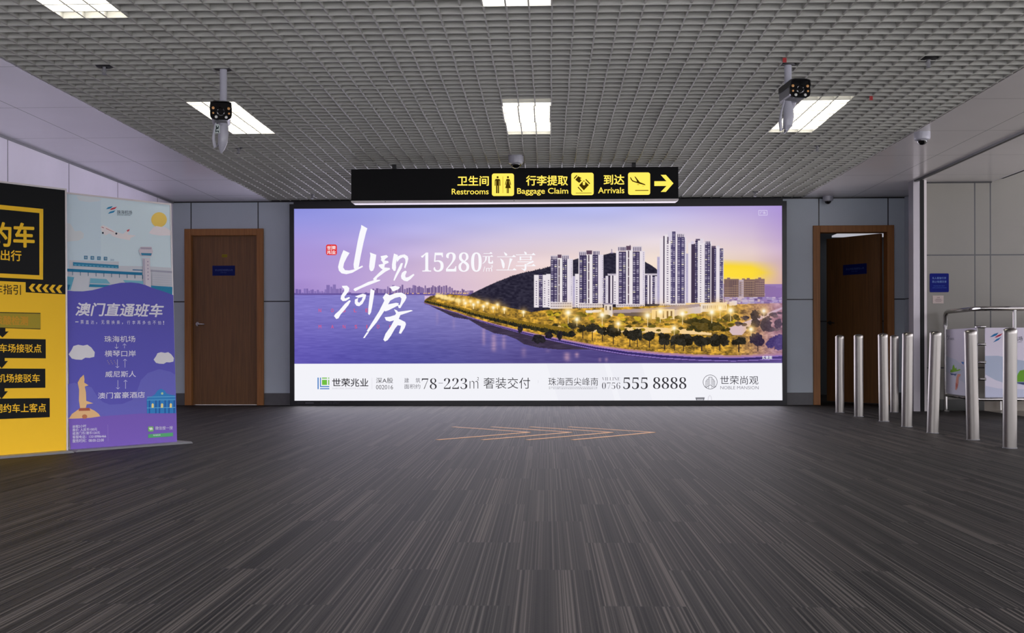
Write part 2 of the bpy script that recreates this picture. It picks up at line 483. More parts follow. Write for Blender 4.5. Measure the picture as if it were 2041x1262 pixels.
# right: short return, door jamb, ceiling track, pale wall beyond
a = box_obj('wall_right', (4.405, 12.51, 0), (4.50, YB, H), panel_mat('return_panels', (186, 192, 204), 0.42, 0.1, (13.0,), (1.303,), 'Y', 'Z', 0.014))
tag(a, 'short grey return wall beside the open door', kind=S)
a = box_obj('trim_4', (4.056, 12.24, 0), (4.128, 12.40, H), M['alu']); tag(a, 'bare metal jamb post', kind=S)
a = box_obj('trim_5', (4.128, 12.235, 0), (4.172, 12.40, H), M['rubber']); tag(a, 'black rubber seal of the jamb', kind=S)
a = box_obj('trim_6', (4.172, 12.25, 0), (4.205, 12.45, H), M['alu_light']); tag(a, 'pale outer strip of the jamb', kind=S)
a = box_obj('trim_7', (4.07, 0.8, H - 0.02), (4.105, 12.24, H + 0.005), M['black']); tag(a, 'dark door track in the soffit', kind=S)
wall_r = panel_mat('beige_wall_panels', (124, 121, 112), 0.35, 0.25, (4.785, 4.957), (1.74, 0.478), 'X', 'Z', 0.014)
a = box_obj('wall_side', (4.205, 12.39, 0), (10, 12.5, H + 0.4), wall_r); tag(a, 'beige panelled wall of the side passage', kind=S)
a = box_obj('trim_8', (4.205, 12.382, H - 0.016), (4.97, 12.392, H), M['black']); tag(a, 'dark joint above the beige wall', kind=S)
a = box_obj('baseboard_right', (4.205, 12.375, 0), (4.88, 12.392, 0.125), M['dark_base']); tag(a, 'dark glossy skirting below the beige wall', kind=S)
a = box_obj('baseboard_side', (4.88, 12.375, 0), (10, 12.392, 0.125), M['tile']); tag(a, 'pale stone skirting below the beige wall', kind=S)

# doors
def door_frame(xa, xb, top, parent):
    f = MB(); w = 0.085
    f.box((xa, YB - 0.03, 0), (xa + w, YB + 0.13, top)).box((xb - w, YB - 0.03, 0), (xb, YB + 0.13, top)).box((xa + w, YB - 0.03, top - w), (xb - w, YB + 0.13, top))
    return f.build('door_frame', M['wood_frame'], parent, 0.004)

def handle(parent, x, z, yf, s=1):
    hb = MB().lathe([(0.026, 0), (0.026, 0.008), (0.012, 0.012), (0.010, 0.045)], 18, mtx=Matrix.Translation((x, yf, z)) @ Matrix.Rotation(PI / 2, 4, 'X'))
    hb.tube([(x, yf - 0.045, z), (x + s * 0.03, yf - 0.05, z), (x + s * 0.075, yf - 0.047, z - 0.002), (x + s * 0.10, yf - 0.04, z - 0.004)], 0.009, 10)
    return hb.build('door_handle', M['chrome'], parent)

def name_plate(parent, x0, z0, x1, z1, yf, name='door_sign'):
    w, h = (x1 - x0), (z1 - z0)
    sh = Sheet([(0, 0), (100, 0), (100, 44), (0, 44)], w, h, x0, z0, yf - 0.006, 0.0003)
    sh.rect(0, 0, 100, 44, (10, 26, 96)).text('非公共区域请勿入内', (12, 15, 90, 24), (92, 110, 165), 0.0).text('STAFF ONLY', (36, 28, 64, 33), (70, 88, 150), 0.0)
    o = sh.build(name, M['lit_print'], parent)
    MB().box((x0, yf - 0.0058, z0), (x1, yf, z1)).build('plate', M['blue_plate'], o)
    return o

d1 = empty('door_1', (0, 0, 0)); tag(d1, 'closed brown wooden door left of the lightbox', kind=S)
door_frame(-4.547, -3.548, 2.216, d1)
lf = MB().box((-4.462, YB + 0.03, 0.006), (-3.633, YB + 0.075, 2.13)).build('door_leaf', M['wood'], d1)
handle(lf, -4.40, 1.022, YB + 0.03, 1)
name_plate(lf, -4.208, 1.631, -3.923, 1.756, YB + 0.03)
sh = Sheet([(0, 0), (22, 0), (22, 12), (0, 12)], 0.068, 0.036, -4.088, 1.862, YB + 0.029, 0.0004)
sh.rect(0, 0, 22, 12, (150, 134, 24)).text('推PUSH', (2, 3, 20, 9), (90, 78, 20), 0.0)
sh.build('sticker', M['lit_print'], lf)

d2 = empty('door_2', (0, 0, 0)); tag(d2, 'brown wooden door standing ajar into a dark room', kind=S)
door_frame(3.284, 4.272, 2.212, d2)
leaf = bpy.data.objects.new('door_leaf', None)
lf2 = MB().box((-0.83, -0.022, 0.012), (0.0, 0.022, 2.122)).build('door_leaf', M['wood'], d2)
lf2.location = (4.150, YB + 0.10, 0); lf2.rotation_euler = (0, 0, -math.radians(54))
handle(lf2, -0.77, 1.03, -0.022, 1)
name_plate(lf2, -0.56, 1.635, -0.20, 1.765, -0.022)
# room behind the open door
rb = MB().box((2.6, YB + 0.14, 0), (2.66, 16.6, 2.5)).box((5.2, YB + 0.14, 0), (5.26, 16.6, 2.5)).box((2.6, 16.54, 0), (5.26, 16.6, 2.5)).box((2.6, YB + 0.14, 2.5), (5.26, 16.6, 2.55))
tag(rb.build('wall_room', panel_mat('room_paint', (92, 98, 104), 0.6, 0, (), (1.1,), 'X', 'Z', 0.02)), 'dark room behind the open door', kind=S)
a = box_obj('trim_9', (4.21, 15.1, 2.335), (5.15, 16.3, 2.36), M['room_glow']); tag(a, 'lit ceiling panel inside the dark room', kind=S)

# ================================================================== CEILING LIGHTS
def ceiling_light(x0, y0, label):
    o = empty('ceiling_light', (x0, y0, H + 0.052))
    w, l = 3 * SX, 1.2
    MB().box((0.006, 0.006, 0.004), (w - 0.006, l - 0.006, 0.012)).build('diffuser', M['panel_glow'], o)
    MB().box((0, 0, 0.012), (w, l, 0.07)).box((0, 0, 0), (0.006, l, 0.012)).box((w - 0.006, 0, 0), (w, l, 0.012)).box((0.006, 0, 0), (w - 0.006, 0.006, 0.012)).box((0.006, l - 0.006, 0), (w - 0.006, l, 0.012)).build('housing', M['white'], o)
    tag(o, label, 'ceiling light', 'lights above the grid ceiling')
XK = lambda k: X0 + k * SX
ceiling_light(XK(-3), 8.213, 'lit white ceiling light directly above the middle of the black direction sign')
ceiling_light(XK(-22), 8.143, 'lit white ceiling light behind the left pole-mounted camera')
ceiling_light(XK(15), 8.21, 'lit white ceiling light behind the right pole-mounted camera')
ceiling_light(XK(-22), 4.79, 'lit ceiling light nearest the left soffit, cut by the top of the photo')
ceiling_light(XK(-3), 4.712, 'lit ceiling light in the middle of the grid, cut by the top of the photo')

# ================================================================== LIGHTBOX
YF = 13.50
LX0, LX1, LZ0, LZ1 = -3.140, 2.885, 0.062, 2.449
lb = empty('advertising_lightbox', ((LX0 + LX1) / 2, YF + 0.06, 0))
tag(lb, 'large black-framed backlit advertising lightbox with a dusk riverside skyline on the back wall', 'lightbox')
ox = -(LX0 + LX1) / 2
oy = -0.06
f = MB()
f.box((-3.195 + ox, oy, 0.002), (LX0 + ox, oy + 0.115, 2.506)).box((LX1 + ox, oy, 0.002), (2.94 + ox, oy + 0.115, 2.506))
f.box((LX0 + ox, oy, 0.002), (LX1 + ox, oy + 0.115, LZ0)).box((LX0 + ox, oy, LZ1), (LX1 + ox, oy + 0.115, 2.506))
f.box((-3.15 + ox, oy + 0.03, 2.506), (2.90 + ox, oy + 0.115, 2.545))
fr = f.build('frame', M['black_frame'], lb)
MB().box((LX0 + ox, oy + 0.06, LZ0), (LX1 + ox, oy + 0.11, LZ1)).build('back_panel', M['black'], lb)
PC = [(586, 415.7), (1558.5, 410.5), (1561, 798), (586, 799.2)]
W_, H_ = LX1 - LX0, LZ1 - LZ0
def sheet(y=0.0, lift=0.0004): return Sheet(PC, W_, H_, LX0 + ox, LZ0, oy + 0.02 + y, lift)

# ---- the printed picture, painted point by point on a fine lattice
NX, NY = 1120, 356
gs, gt = np.meshgrid(np.linspace(0, 1, NX), np.linspace(0, 1, NY))
yt = 415.7 - 5.2 * gs; yb_ = 725.3 - 1.7 * gs
PX = 586 + gs * 974.2; PY = yt + gt * (yb_ - yt)

def field(ctrl, X, Y, sx=95.0, sy=38.0):
    num = np.zeros(X.shape + (3,)); den = np.zeros(X.shape)
    for (x, y), c in ctrl:
        w = np.exp(-(((X - x) / sx) ** 2 + ((Y - y) / sy) ** 2) * 0.5) + 1e-6
        num += w[..., None] * np.array(c, float); den += w
    return num / den[..., None]

def smooth_noise(shape, cx, cy):
    a = rng.random((max(2, int(shape[0] / cy) + 2), max(2, int(shape[1] / cx) + 2)))
    yy = np.linspace(0, a.shape[0] - 1.001, shape[0]); xx = np.linspace(0, a.shape[1] - 1.001, shape[1])
    yi = yy.astype(int); xi = xx.astype(int); fy = (yy - yi)[:, None]; fx = (xx - xi)[None]
    fy = fy * fy * (3 - 2 * fy); fx = fx * fx * (3 - 2 * fx)
    A = a[yi][:, xi]; B = a[yi][:, xi + 1]; C_ = a[yi + 1][:, xi]; D_ = a[yi + 1][:, xi + 1]
    return (A * (1 - fx) + B * fx) * (1 - fy) + (C_ * (1 - fx) + D_ * fx) * fy

sky = [((590, 420), (140, 145, 225)), ((700, 420), (150, 155, 230)), ((850, 425), (160, 170, 236)), ((1000, 420), (165, 178, 242)), ((1150, 420), (168, 178, 240)),
       ((1300, 420), (170, 175, 236)), ((1450, 420), (180, 165, 222)), ((1550, 425), (158, 135, 208)), ((590, 500), (163, 140, 212)), ((700, 500), (180, 160, 220)),
       ((850, 480), (195, 180, 224)), ((1000, 490), (216, 202, 227)), ((1120, 480), (224, 210, 230)), ((1290, 480), (234, 222, 230)), ((1400, 480), (235, 218, 226)),
       ((1480, 480), (228, 208, 222)), ((1550, 490), (205, 176, 208)), ((590, 565), (158, 130, 206)), ((700, 560), (185, 160, 214)), ((850, 550), (214, 187, 216)),
       ((920, 560), (220, 192, 216)), ((1000, 540), (240, 213, 211)), ((1070, 535), (247, 216, 196)), ((1190, 530), (247, 222, 205)), ((1300, 535), (250, 228, 206)),
       ((1420, 520), (250, 234, 198)), ((1480, 560), (252, 215, 110)), ((1555, 575), (232, 180, 165))]
img = field(sky, PX, PY)
yel = np.clip(1 - np.abs(PY - (540 + (PX - 1450) * 0.05)) / 24, 0, 1) * np.clip((PX - 1400) / 40, 0, 1) * np.clip((1556 - PX) / 60, 0, 1)
yel = np.clip(yel * 1.7, 0, 1)[..., None]
img = img * (1 - yel) + np.array((252, 218, 58)) * yel
img += (smooth_noise(PX.shape, 160, 26)[..., None] - 0.5) * 10

def span(x0, x1, y0, y1):
    """index window of the lattice for a box of the picture"""
    i0 = max(0, int((x0 - 586) / 974.2 * (NX - 1)) - 1); i1 = min(NX, int((x1 - 586) / 974.2 * (NX - 1)) + 2)
    j0 = max(0, int((y0 - 416) / 309.6 * (NY - 1)) - 2); j1 = min(NY, int((y1 - 410) / 309.6 * (NY - 1)) + 8)
    return slice(j0, max(j0, j1)), slice(i0, max(i0, i1))

def inside(pts, X, Y):
    r = np.zeros(X.shape, bool); n = len(pts)
    for k in range(n):
        (xa, ya), (xb, yb) = pts[k], pts[(k + 1) % n]
        if ya == yb: continue
        r ^= ((ya > Y) != (yb > Y)) & (X < (xb - xa) * (Y - ya) / (yb - ya) + xa)
    return r

def fill(pts, c, noise=0.0, nx=6, ny=4):
    xs = [p[0] for p in pts]; ys = [p[1] for p in pts]
    w = span(min(xs), max(xs), min(ys), max(ys)); X, Y = PX[w], PY[w]
    if X.size == 0: return
    k = inside(pts, X, Y); cc = np.array(c, float) + np.zeros(X.shape + (3,))
    if noise: cc = cc + ((smooth_noise(X.shape, nx, ny) - 0.5) * noise)[..., None]
    img[w][k] = cc[k]

def rct(x0, y0, x1, y1, c): fill([(x0, y0), (x1, y0), (x1, y1), (x0, y1)], c)

def glow(x, y, r, c, a=1.0):
    w = span(x - 3 * r, x + 3 * r, y - 3 * r, y + 3 * r); d2 = ((PX[w] - x) ** 2 + (PY[w] - y) ** 2) / (r * r)
    k = (a * np.exp(-d2 * 1.6))[..., None]
    img[w] = img[w] * (1 - k) + np.array(c, float) * k

# far shore
for x0, x1, lo, hi, st in ((588, 690, 3, 13, 5), (690, 760, 1, 4, 7), (742, 772, 6, 16, 5), (772, 826, 8, 19, 5), (826, 902, 12, 18, 4), (902, 940, 6, 11, 5), (650, 664, 14, 20, 7), (664, 676, 8, 12, 6)):
    x = x0
    while x < x1:
        w = st * rng.uniform(0.6, 1.3); h = rng.uniform(lo, hi); s_ = (x - 586) / 350
        c0 = np.array((128, 108, 180)) * (1 - s_) + np.array((128, 104, 145)) * s_
        rct(x, 586 - h, x + w * 0.85, 589, c0 + rng.uniform(-14, 14)); x += w
rct(586, 584, 945, 589, (104, 86, 158))
for k in range(60):
    x = rng.uniform(770, 935); rct(x, 583.5, x + 1.4, 585.5, (235, 190, 130))
# hill
fill([(930, 590), (945, 583), (965, 573), (985, 564), (1005, 556), (1020, 550), (1040, 544), (1060, 540), (1076, 537), (1096, 531), (1120, 523), (1142, 518), (1153, 515), (1180, 511), (1204, 508), (1218, 504),
      (1228, 504), (1250, 512), (1287, 522), (1300, 529), (1312, 538), (1320, 545), (1320, 640), (1060, 640), (1000, 612), (950, 598)], (44, 41, 58), 26, 5, 3)
for k in range(90):
    x = rng.uniform(985, 1316); y0 = np.interp(x, [985, 1020, 1060, 1096, 1142, 1204, 1228, 1287, 1316], [564, 550, 540, 531, 518, 508, 504, 522, 541])
    fill([(x - 2, y0 + 2), (x, y0 - rng.uniform(0.5, 2)), (x + 2, y0 + 2)], (46, 42, 58))
rct(1219.6, 496, 1220.8, 505, (150, 140, 165)); rct(1217.5, 503, 1224, 505, (130, 120, 150))
# right-hand low city
rct(1443, 566, 1560, 610, (150, 122, 170))
for k in range(120):
    x = rng.uniform(1443, 1556); y = rng.uniform(580, 606); w = rng.uniform(4, 12); h = rng.uniform(4, 9)
    c0 = np.array(random.choice([(176, 158, 196), (150, 128, 178), (196, 178, 200), (122, 100, 150), (205, 180, 185)]), float)
    rct(x, y, min(x + w, 1559), y + h, c0); rct(x, y + h * 0.5, min(x + w, 1559), y + h * 0.62, c0 * 0.75)
for x0, x1, yt0 in ((1444, 1474, 556), (1474, 1483, 558), (1483, 1506, 557), (1506, 1525, 556)):
    rct(x0, yt0, x1, 592, (134, 106, 96) if x0 != 1474 else (190, 170, 178))
    x = x0 + 1.5
    while x < x1 - 1:
        rct(x, yt0 + 3, x + 1.2, 590, (94, 74, 84)); x += 3.4
    rct(x0 + 6, yt0 - 3, x0 + 12, yt0, (140, 110, 110))
    y = yt0 + 4
    while y < 590: rct(x0 + 1, y, x1 - 1, y + 0.6, (170, 140, 118)); y += 4.5
for x0, x1, y0 in ((1526, 1536, 570), (1536, 1548, 571), (1548, 1560, 573)): rct(x0, y0, x1, 592, (140, 110, 160))

# towers, each a row of vertical strips
WH, DK, LIT = (232, 222, 230), (58, 50, 84), (255, 244, 222)
def strip(kind, x0, x1, y0, y1):
    if kind == 'w': rct(x0, y0, x1, y1, WH)
    elif kind == 'p':
        rct(x0, y0, x1, y1, (226, 217, 228)); y = y0 + 3
        while y < y1 - 2: rct(x1 - 3, y, x1 - 1.6, y + 1.4, (150, 138, 165)); y += 3.6
    elif kind == 's':
        rct(x0, y0, x1, y1, (236, 228, 232)); m = (x0 + x1) / 2; rct(m - 3.4, y0 + 4, m - 0.6, y1, (86, 66, 84))
        y = y0 + 18
        while y < y1: rct(m - 3.4, y, m - 0.6, y + 1.3, (210, 198, 206)); y += 18
    elif kind == 'd': rct(x0, y0, x1, y1, (66, 54, 78))
    elif kind == 'l':
        rct(x0, y0, x1, y1, (186, 178, 206)); y = y0 + 2
        while y < y1 - 1: rct(x0 + 1, y, x1 - 1, y + 0.9, (160, 150, 185)); y += 3
    elif kind == 'n':
        rct(x0, y0, x1, y1, (232, 224, 230)); y = y0 + 12; m = (x0 + x1) / 2
        while y < y1 - 3: rct(m - 1.5, y, m + 1.5, y + 1.7, (104, 90, 120)); y += 4.6
    elif kind in 'bc':
        rct(x0, y0, x1, y1, DK if kind == 'b' else (72, 64, 104)); y = y0 + 3; n = max(2, int((x1 - x0) / 5))
        while y < y1 - 1.5:
            for q in range(n):
                a = x0 + (x1 - x0) * (q + 0.12) / n; b = a + (x1 - x0) * 0.62 / n
                r_ = rng.random(); c0 = (196, 186, 208) if r_ < 0.55 else ((140, 128, 160) if r_ < 0.9 else LIT)
                rct(a, y, b, y + 1.5, c0)
            y += 3.7
def tower(strips, y1, cap=None):
    for kind, x0, x1, y0 in strips: strip(kind, x0, x1, y0, y1)
    if cap:
        for x0, x1, y0, y2 in cap:
            rct(x0, y0, x1, y2, (208, 198, 210)); x = x0 + 1
            while x < x1 - 1.5: rct(x, y0 + 1.5, x + 1.9, y2, (104, 92, 120)); x += 3.4
def podium(x0, x1, y0, y1):
    rct(x0, y0, x1, y1, (226, 214, 216)); y = y0 + 2
    while y < y1 - 2:
        x = x0 + 1.5
        while x < x1 - 1.5: rct(x, y, x + 1.7, y + 2.6, (108, 92, 104)); x += 3.5
        y += 5.2
# back rows
tower([('n', 1065.5, 1075, 548), ('b', 1075, 1083, 546), ('n', 1083, 1090, 548), ('n', 1090, 1099, 546)], 613)
tower([('l', 1141, 1147, 550), ('n', 1147, 1154, 546)], 612)
tower([('b', 1203, 1208, 552), ('p', 1208, 1213, 550), ('d', 1213, 1218, 552), ('w', 1218, 1221, 548), ('d', 1221, 1224, 552), ('n', 1224, 1230, 549)], 606)
rct(1212, 545, 1230, 549, (190, 180, 195))
tower([('b', 1285, 1292, 548), ('w', 1292, 1295, 547), ('d', 1295, 1298, 550), ('w', 1298, 1301, 549), ('b', 1301, 1306, 550), ('p', 1306, 1311, 550), ('d', 1311, 1314, 552), ('w', 1314, 1317, 552)], 606)
rct(1285, 545, 1317, 549, (196, 186, 198))
# three front towers
tower([('b', 1098.5, 1112, 516), ('s', 1112, 1122, 513), ('b', 1122, 1131, 514), ('w', 1131, 1136, 513), ('p', 1136, 1142.5, 516)], 604, [(1098.5, 1112, 509, 517), (1121, 1135, 508, 516)])
rct(1112, 507.5, 1120, 514, (92, 70, 92)); podium(1097.5, 1142, 602, 615)
tower([('w', 1154, 1156, 508), ('b', 1156, 1170.5, 509), ('s', 1170.5, 1182, 504), ('b', 1182, 1193, 508), ('w', 1193, 1197, 502), ('p', 1197, 1204, 508)], 605, [(1155, 1170, 501, 509), (1183, 1196, 499.5, 508)])
rct(1170, 499, 1181, 507, (92, 70, 92)); podium(1154, 1203, 604, 617)
tower([('w', 1229, 1234.5, 500), ('b', 1234.5, 1249, 501), ('s', 1249, 1262, 496), ('b', 1262, 1276, 501), ('w', 1276, 1281, 498), ('p', 1281, 1286, 500)], 607, [(1232, 1249, 491.5, 500), (1262, 1280, 491, 500)])
rct(1249, 490, 1258.5, 499, (92, 70, 92)); rct(1256, 488, 1257.5, 492, (92, 70, 92)); podium(1229, 1286, 606, 617)
# right-hand towers
tower([('l', 1311, 1316, 512), ('w', 1316, 1323, 475), ('d', 1323, 1325.5, 470), ('n', 1325.5, 1337.5, 468), ('c', 1337.5, 1347, 461), ('w', 1347, 1351, 466), ('c', 1351, 1365.5, 472), ('p', 1365.5, 1368.5, 474)], 606, [(1350, 1366, 465.5, 473)])
rct(1332, 461, 1340, 480, (214, 204, 222)); rct(1330.5, 472, 1333.5, 486, (84, 70, 92)); podium(1316, 1368, 605, 615)
tower([('l', 1368, 1373, 505), ('w', 1373, 1379, 484), ('d', 1379, 1386.5, 486), ('b', 1386.5, 1392, 480), ('n', 1392, 1403, 477), ('w', 1403, 1406, 483), ('b', 1406, 1417, 484), ('w', 1417, 1419, 482)], 604, [(1406, 1417, 480, 486)])
rct(1378, 480.5, 1384, 487, (214, 204, 222)); rct(1387, 476.5, 1396, 480, (100, 86, 110)); rct(1396, 475, 1402, 485, (222, 212, 224))
tower([('d', 1419, 1424.5, 491), ('c', 1424.5, 1428, 494), ('w', 1428, 1435.5, 490), ('c', 1435.5, 1442, 495), ('p', 1442, 1443.5, 496)], 603)
rct(1419, 490, 1427, 494, (100, 84, 108)); rct(1430, 489, 1435, 492, (220, 210, 222))

# water
wat = [((590, 600), (136, 126, 206)), ((700, 620), (120, 115, 196)), ((840, 605), (162, 152, 206)), ((590, 710), (104, 90, 186)), ((700, 710), (84, 80, 166)), ((850, 710), (74, 74, 150)),
       ((780, 650), (104, 104, 180)), ((950, 665), (118, 108, 172)), ((1050, 705), (88, 80, 146)), ((1150, 715), (78, 66, 122)), ((590, 650), (124, 110, 198)), ((880, 640), (130, 124, 186))]
wc = field(wat, PX, PY, 110, 34)
rip = smooth_noise(PX.shape, 14, 1.6) * 0.6 + smooth_noise(PX.shape, 34, 3) * 0.4 - 0.5
wc = wc + (rip * 20)[..., None]
shore_x = [586, 838, 842, 856, 884, 913, 934, 972, 999, 1031, 1075, 1120, 1186, 1252, 1318, 1385, 1464, 1562]
shore_y = [588, 588, 604, 608, 617, 625, 633, 645, 653, 662, 673, 683, 697, 708, 715, 719, 721, 717]
SHY = np.interp(PX, shore_x, shore_y)
wm = (PY > 588) & (PX < 847) | (PY > SHY) & (PX >= 847)
img[wm] = wc[wm]
# dark bank and its mirror image
fill([(842, 602), (862, 606), (884, 616), (913, 624), (934, 632), (972, 644), (999, 651), (1031, 661), (1075, 672), (1125, 684), (1186, 696), (1150, 697), (1118, 697), (1075, 693), (1045, 686), (1030, 676), (1010, 668), (985, 664), (960, 652), (935, 637), (905, 632), (880, 620), (855, 608)], (62, 52, 74), 18, 10, 2)
# promenade: gold ground between the towers and the quay
Q = 12.0
gold_top = np.interp(PX, [842, 850, 858, 870, 900, 940, 980, 1010, 1060, 1100, 1300, 1562], [604, 595, 590, 588, 586, 591, 605, 612, 622, 616, 610, 604])
gm = (PY > gold_top) & (PY < SHY - 1) & (PX >= 846)
s1 = smooth_noise(PX.shape, 9, 5); s2 = smooth_noise(PX.shape, 26, 9); s3 = smooth_noise(PX.shape, 3.5, 2.4)
gd = (s1 * 0.5 + s2 * 0.3 + s3 * 0.4)[..., None]
gd = gd * (0.35 + 0.65 * np.clip((PX - 850) / 22, 0, 1))[..., None]
gcol = np.array((92, 72, 34)) * (1 - np.clip(gd * 1.6 - 0.45, 0, 1)) + np.array((240, 184, 66)) * np.clip(gd * 1.6 - 0.45, 0, 1)
vio = np.clip((PX - 1455) / 90, 0, 1)[..., None]
gcol = gcol * (1 - vio) + (np.array((176, 132, 128)) + (gd - 0.6) * 90) * vio
img[gm] = gcol[gm]
# white low-rise along the gardens
for pts, c0 in (([(1168, 619), (1200, 617), (1200, 622), (1170, 624)], (236, 226, 222)), ([(1205, 606), (1222, 606), (1222, 631), (1205, 631)], (228, 216, 212)), ([(1222, 618), (1300, 614), (1396, 605), (1396, 612), (1300, 624), (1222, 626)], (170, 150, 152)),
                ([(1300, 617), (1346, 616), (1346, 636), (1300, 636)], (244, 220, 176)), ([(1346, 618), (1400, 610), (1400, 624), (1346, 630)], (214, 196, 190)), ([(1398, 606), (1450, 602), (1450, 618), (1398, 622)], (236, 222, 208)), ([(1454, 601), (1470, 599), (1470, 608), (1454, 610)], (228, 216, 224))):
    fill(pts, c0)
rct(1208, 610, 1211, 618, (90, 78, 84)); rct(1216, 610, 1219, 618, (90, 78, 84)); rct(1203, 604, 1224, 607, (150, 140, 165))
for x in (1308, 1322, 1330, 1338): rct(x, 620, x + 3, 634, (120, 92, 60))
for x in range(1402, 1448, 4): rct(x, 609, x + 1.5, 615, (150, 130, 120))
fill([(1224, 624), (1296, 622), (1296, 629), (1224, 630)], (110, 92, 80))
# roads
fill([(1450, 655), (1490, 640), (1560, 612), (1560, 616), (1500, 645), (1480, 668), (1462, 668)], (214, 186, 190))
fill([(1180, 654), (1300, 652), (1360, 655), (1420, 664), (1420, 668), (1340, 664), (1180, 662)], (244, 208, 150))
fill([(1110, 648), (1140, 652), (1120, 664), (1090, 660)], (236, 196, 120))
# garden shrubs
for k in range(150):
    x = rng.uniform(1090, 1556); y = rng.uniform(622, 662); r_ = rng.uniform(2.5, 6)
    c0 = random.choice([(70, 62, 26), (94, 84, 28), (150, 128, 34), (196, 168, 44), (52, 48, 28)]) if x < 1470 else random.choice([(84, 70, 66), (110, 90, 80), (64, 54, 58)])
    fill([(x + r_ * 1.5 * math.cos(q) * rng.uniform(0.7, 1.2), y + r_ * 0.75 * math.sin(q) * rng.uniform(0.7, 1.2)) for q in np.linspace(0, 2 * PI, 9)[:-1]], c0, 20, 4, 3)
# quay: pale kerb, dark wall, pale foot
def band(d0, d1, c, x0=846, n=0.0):
    k = (PX >= x0) & (PY > SHY - d1) & (PY < SHY - d0)
    img[k] = (np.array(c, float) + (rip * n)[..., None])[k]
sc = np.clip((PX - 850) / 420, 0.16, 1)
for d0, d1, c, n in ((9, 12.5, (178, 132, 148), 30), (7, 9, (150, 118, 190), 10), (2.2, 7, (56, 44, 104), 16), (0.6, 2.2, (146, 122, 196), 40), (-1.5, 0.6, (74, 58, 112), 10)):
    k = (PX >= 846) & (PY > SHY - d1 * sc) & (PY < SHY - d0 * sc)
    img[k] = (np.array(c, float) + (rip * n)[..., None])[k]
# left promenade trees
def crown(x, y, rx, ry, c, lit=None):
    fill([(x + rx * math.cos(q) * rng.uniform(0.72, 1.15), y + ry * math.sin(q) * rng.uniform(0.72, 1.12)) for q in np.linspace(0, 2 * PI, 19)[:-1]], c, 22, 3, 2.5)
for k in range(70):
    u = k / 69; x = 850 + 290 * u; yb0 = np.interp(x, shore_x, shore_y) - np.interp(x, [850, 1120], [3, 13])
    r_ = np.interp(x, [850, 1140], [3.2, 9]); yb0 -= r_ * 0.9
    crown(x, yb0 - r_ * 0.7, r_ * 1.2, r_ * 0.55, (132, 104, 34)); crown(x, yb0, r_, r_ * 0.8, random.choice([(44, 42, 28), (58, 54, 32), (34, 34, 30)]))
# front trees
for x, yc, rx, ry, yb0 in ((1144, 651, 12, 8, 671), (1163, 655, 9, 8, 675), (1182, 654, 15, 10, 680), (1202, 660, 10, 9, 681), (1224, 661, 15, 11, 687), (1257, 668, 14, 12, 691), (1272, 667, 9, 12, 692), (1296, 671, 16, 12, 694),
                           (1326, 675, 13, 13, 697), (1346, 677, 9, 12, 699), (1364, 678, 19, 14, 700), (1400, 679, 20, 13, 700), (1436, 677, 18, 15, 700), (1474, 680, 15, 11, 702), (1512, 676, 17, 16, 700), (1546, 682, 18, 17, 697)):
    c0 = (40, 37, 30) if x < 1500 else ((52, 42, 58) if x < 1530 else (60, 50, 96))
    rct(x - 0.9, yc, x + 0.9, yb0, (44, 34, 36))
    for q in range(9): crown(x + rng.uniform(-0.6, 0.6) * rx, yc + rng.uniform(-0.55, 0.5) * ry, rx * 0.55, ry * 0.55, np.array(c0) + rng.uniform(-8, 10))
for x, yc, rx, ry in ((1400, 648, 26, 14), (1425, 650, 16, 10), (1383, 642, 14, 7), (1452, 633, 9, 8), (1468, 632, 6, 6)): crown(x, yc, rx, ry, (58, 52, 26)); crown(x + 5, yc + 4, rx * 0.7, ry * 0.6, (92, 76, 34))
for x, yc, rx, ry in ((1505, 628, 9, 10), (1507, 644, 11, 9), (1528, 648, 12, 14), (1552, 645, 9, 10)): crown(x, yc, rx, ry, (70, 58, 56))
for x, y, rx, ry in ((1075, 676, 16, 9), (1095, 668, 9, 8), (1117, 668, 6, 10), (1038, 656, 6, 8)): crown(x, y, rx, ry, (38, 34, 40))
# lamp posts and their light
def lamp(x, y, h, r):
    rct(x - 0.6, y, x + 0.6, y + h, (252, 232, 190)); glow(x, y, r * 3.0, (255, 196, 84), 0.5); glow(x, y, r * 1.5, (255, 236, 180), 0.9); glow(x, y, r * 0.7, (255, 252, 240), 1.0)
for a, b in ((62, 105), (370, 125), (780, 130), (895, 95), (1095, 115), (1435, 65), (1360, 100), (1530, 85)): lamp(1120 + a * 0.2205, 600 + b * 0.2205, 22, 6.5)
for a, b in ((140, 165), (515, 205), (1020, 245), (1715, 255), (1830, 90)): lamp(1120 + a * 0.2205, 600 + b * 0.2205, 14, 5.0)
for a, b in ((580, 262), (670, 277), (770, 287), (895, 307), (1035, 322), (710, 320), (845, 342), (980, 362), (1130, 382), (1390, 422), (600, 300), (510, 265)): lamp(840 + a * 0.147, 560 + b * 0.147, 9, 3.6)
for k in range(46):
    u = rng.random(); a = 200 + 330 * u; b = 190 + 80 * u + rng.uniform(-18, 18); glow(840 + a * 0.147, 560 + b * 0.147, 3.2, (255, 226, 150), 0.8)
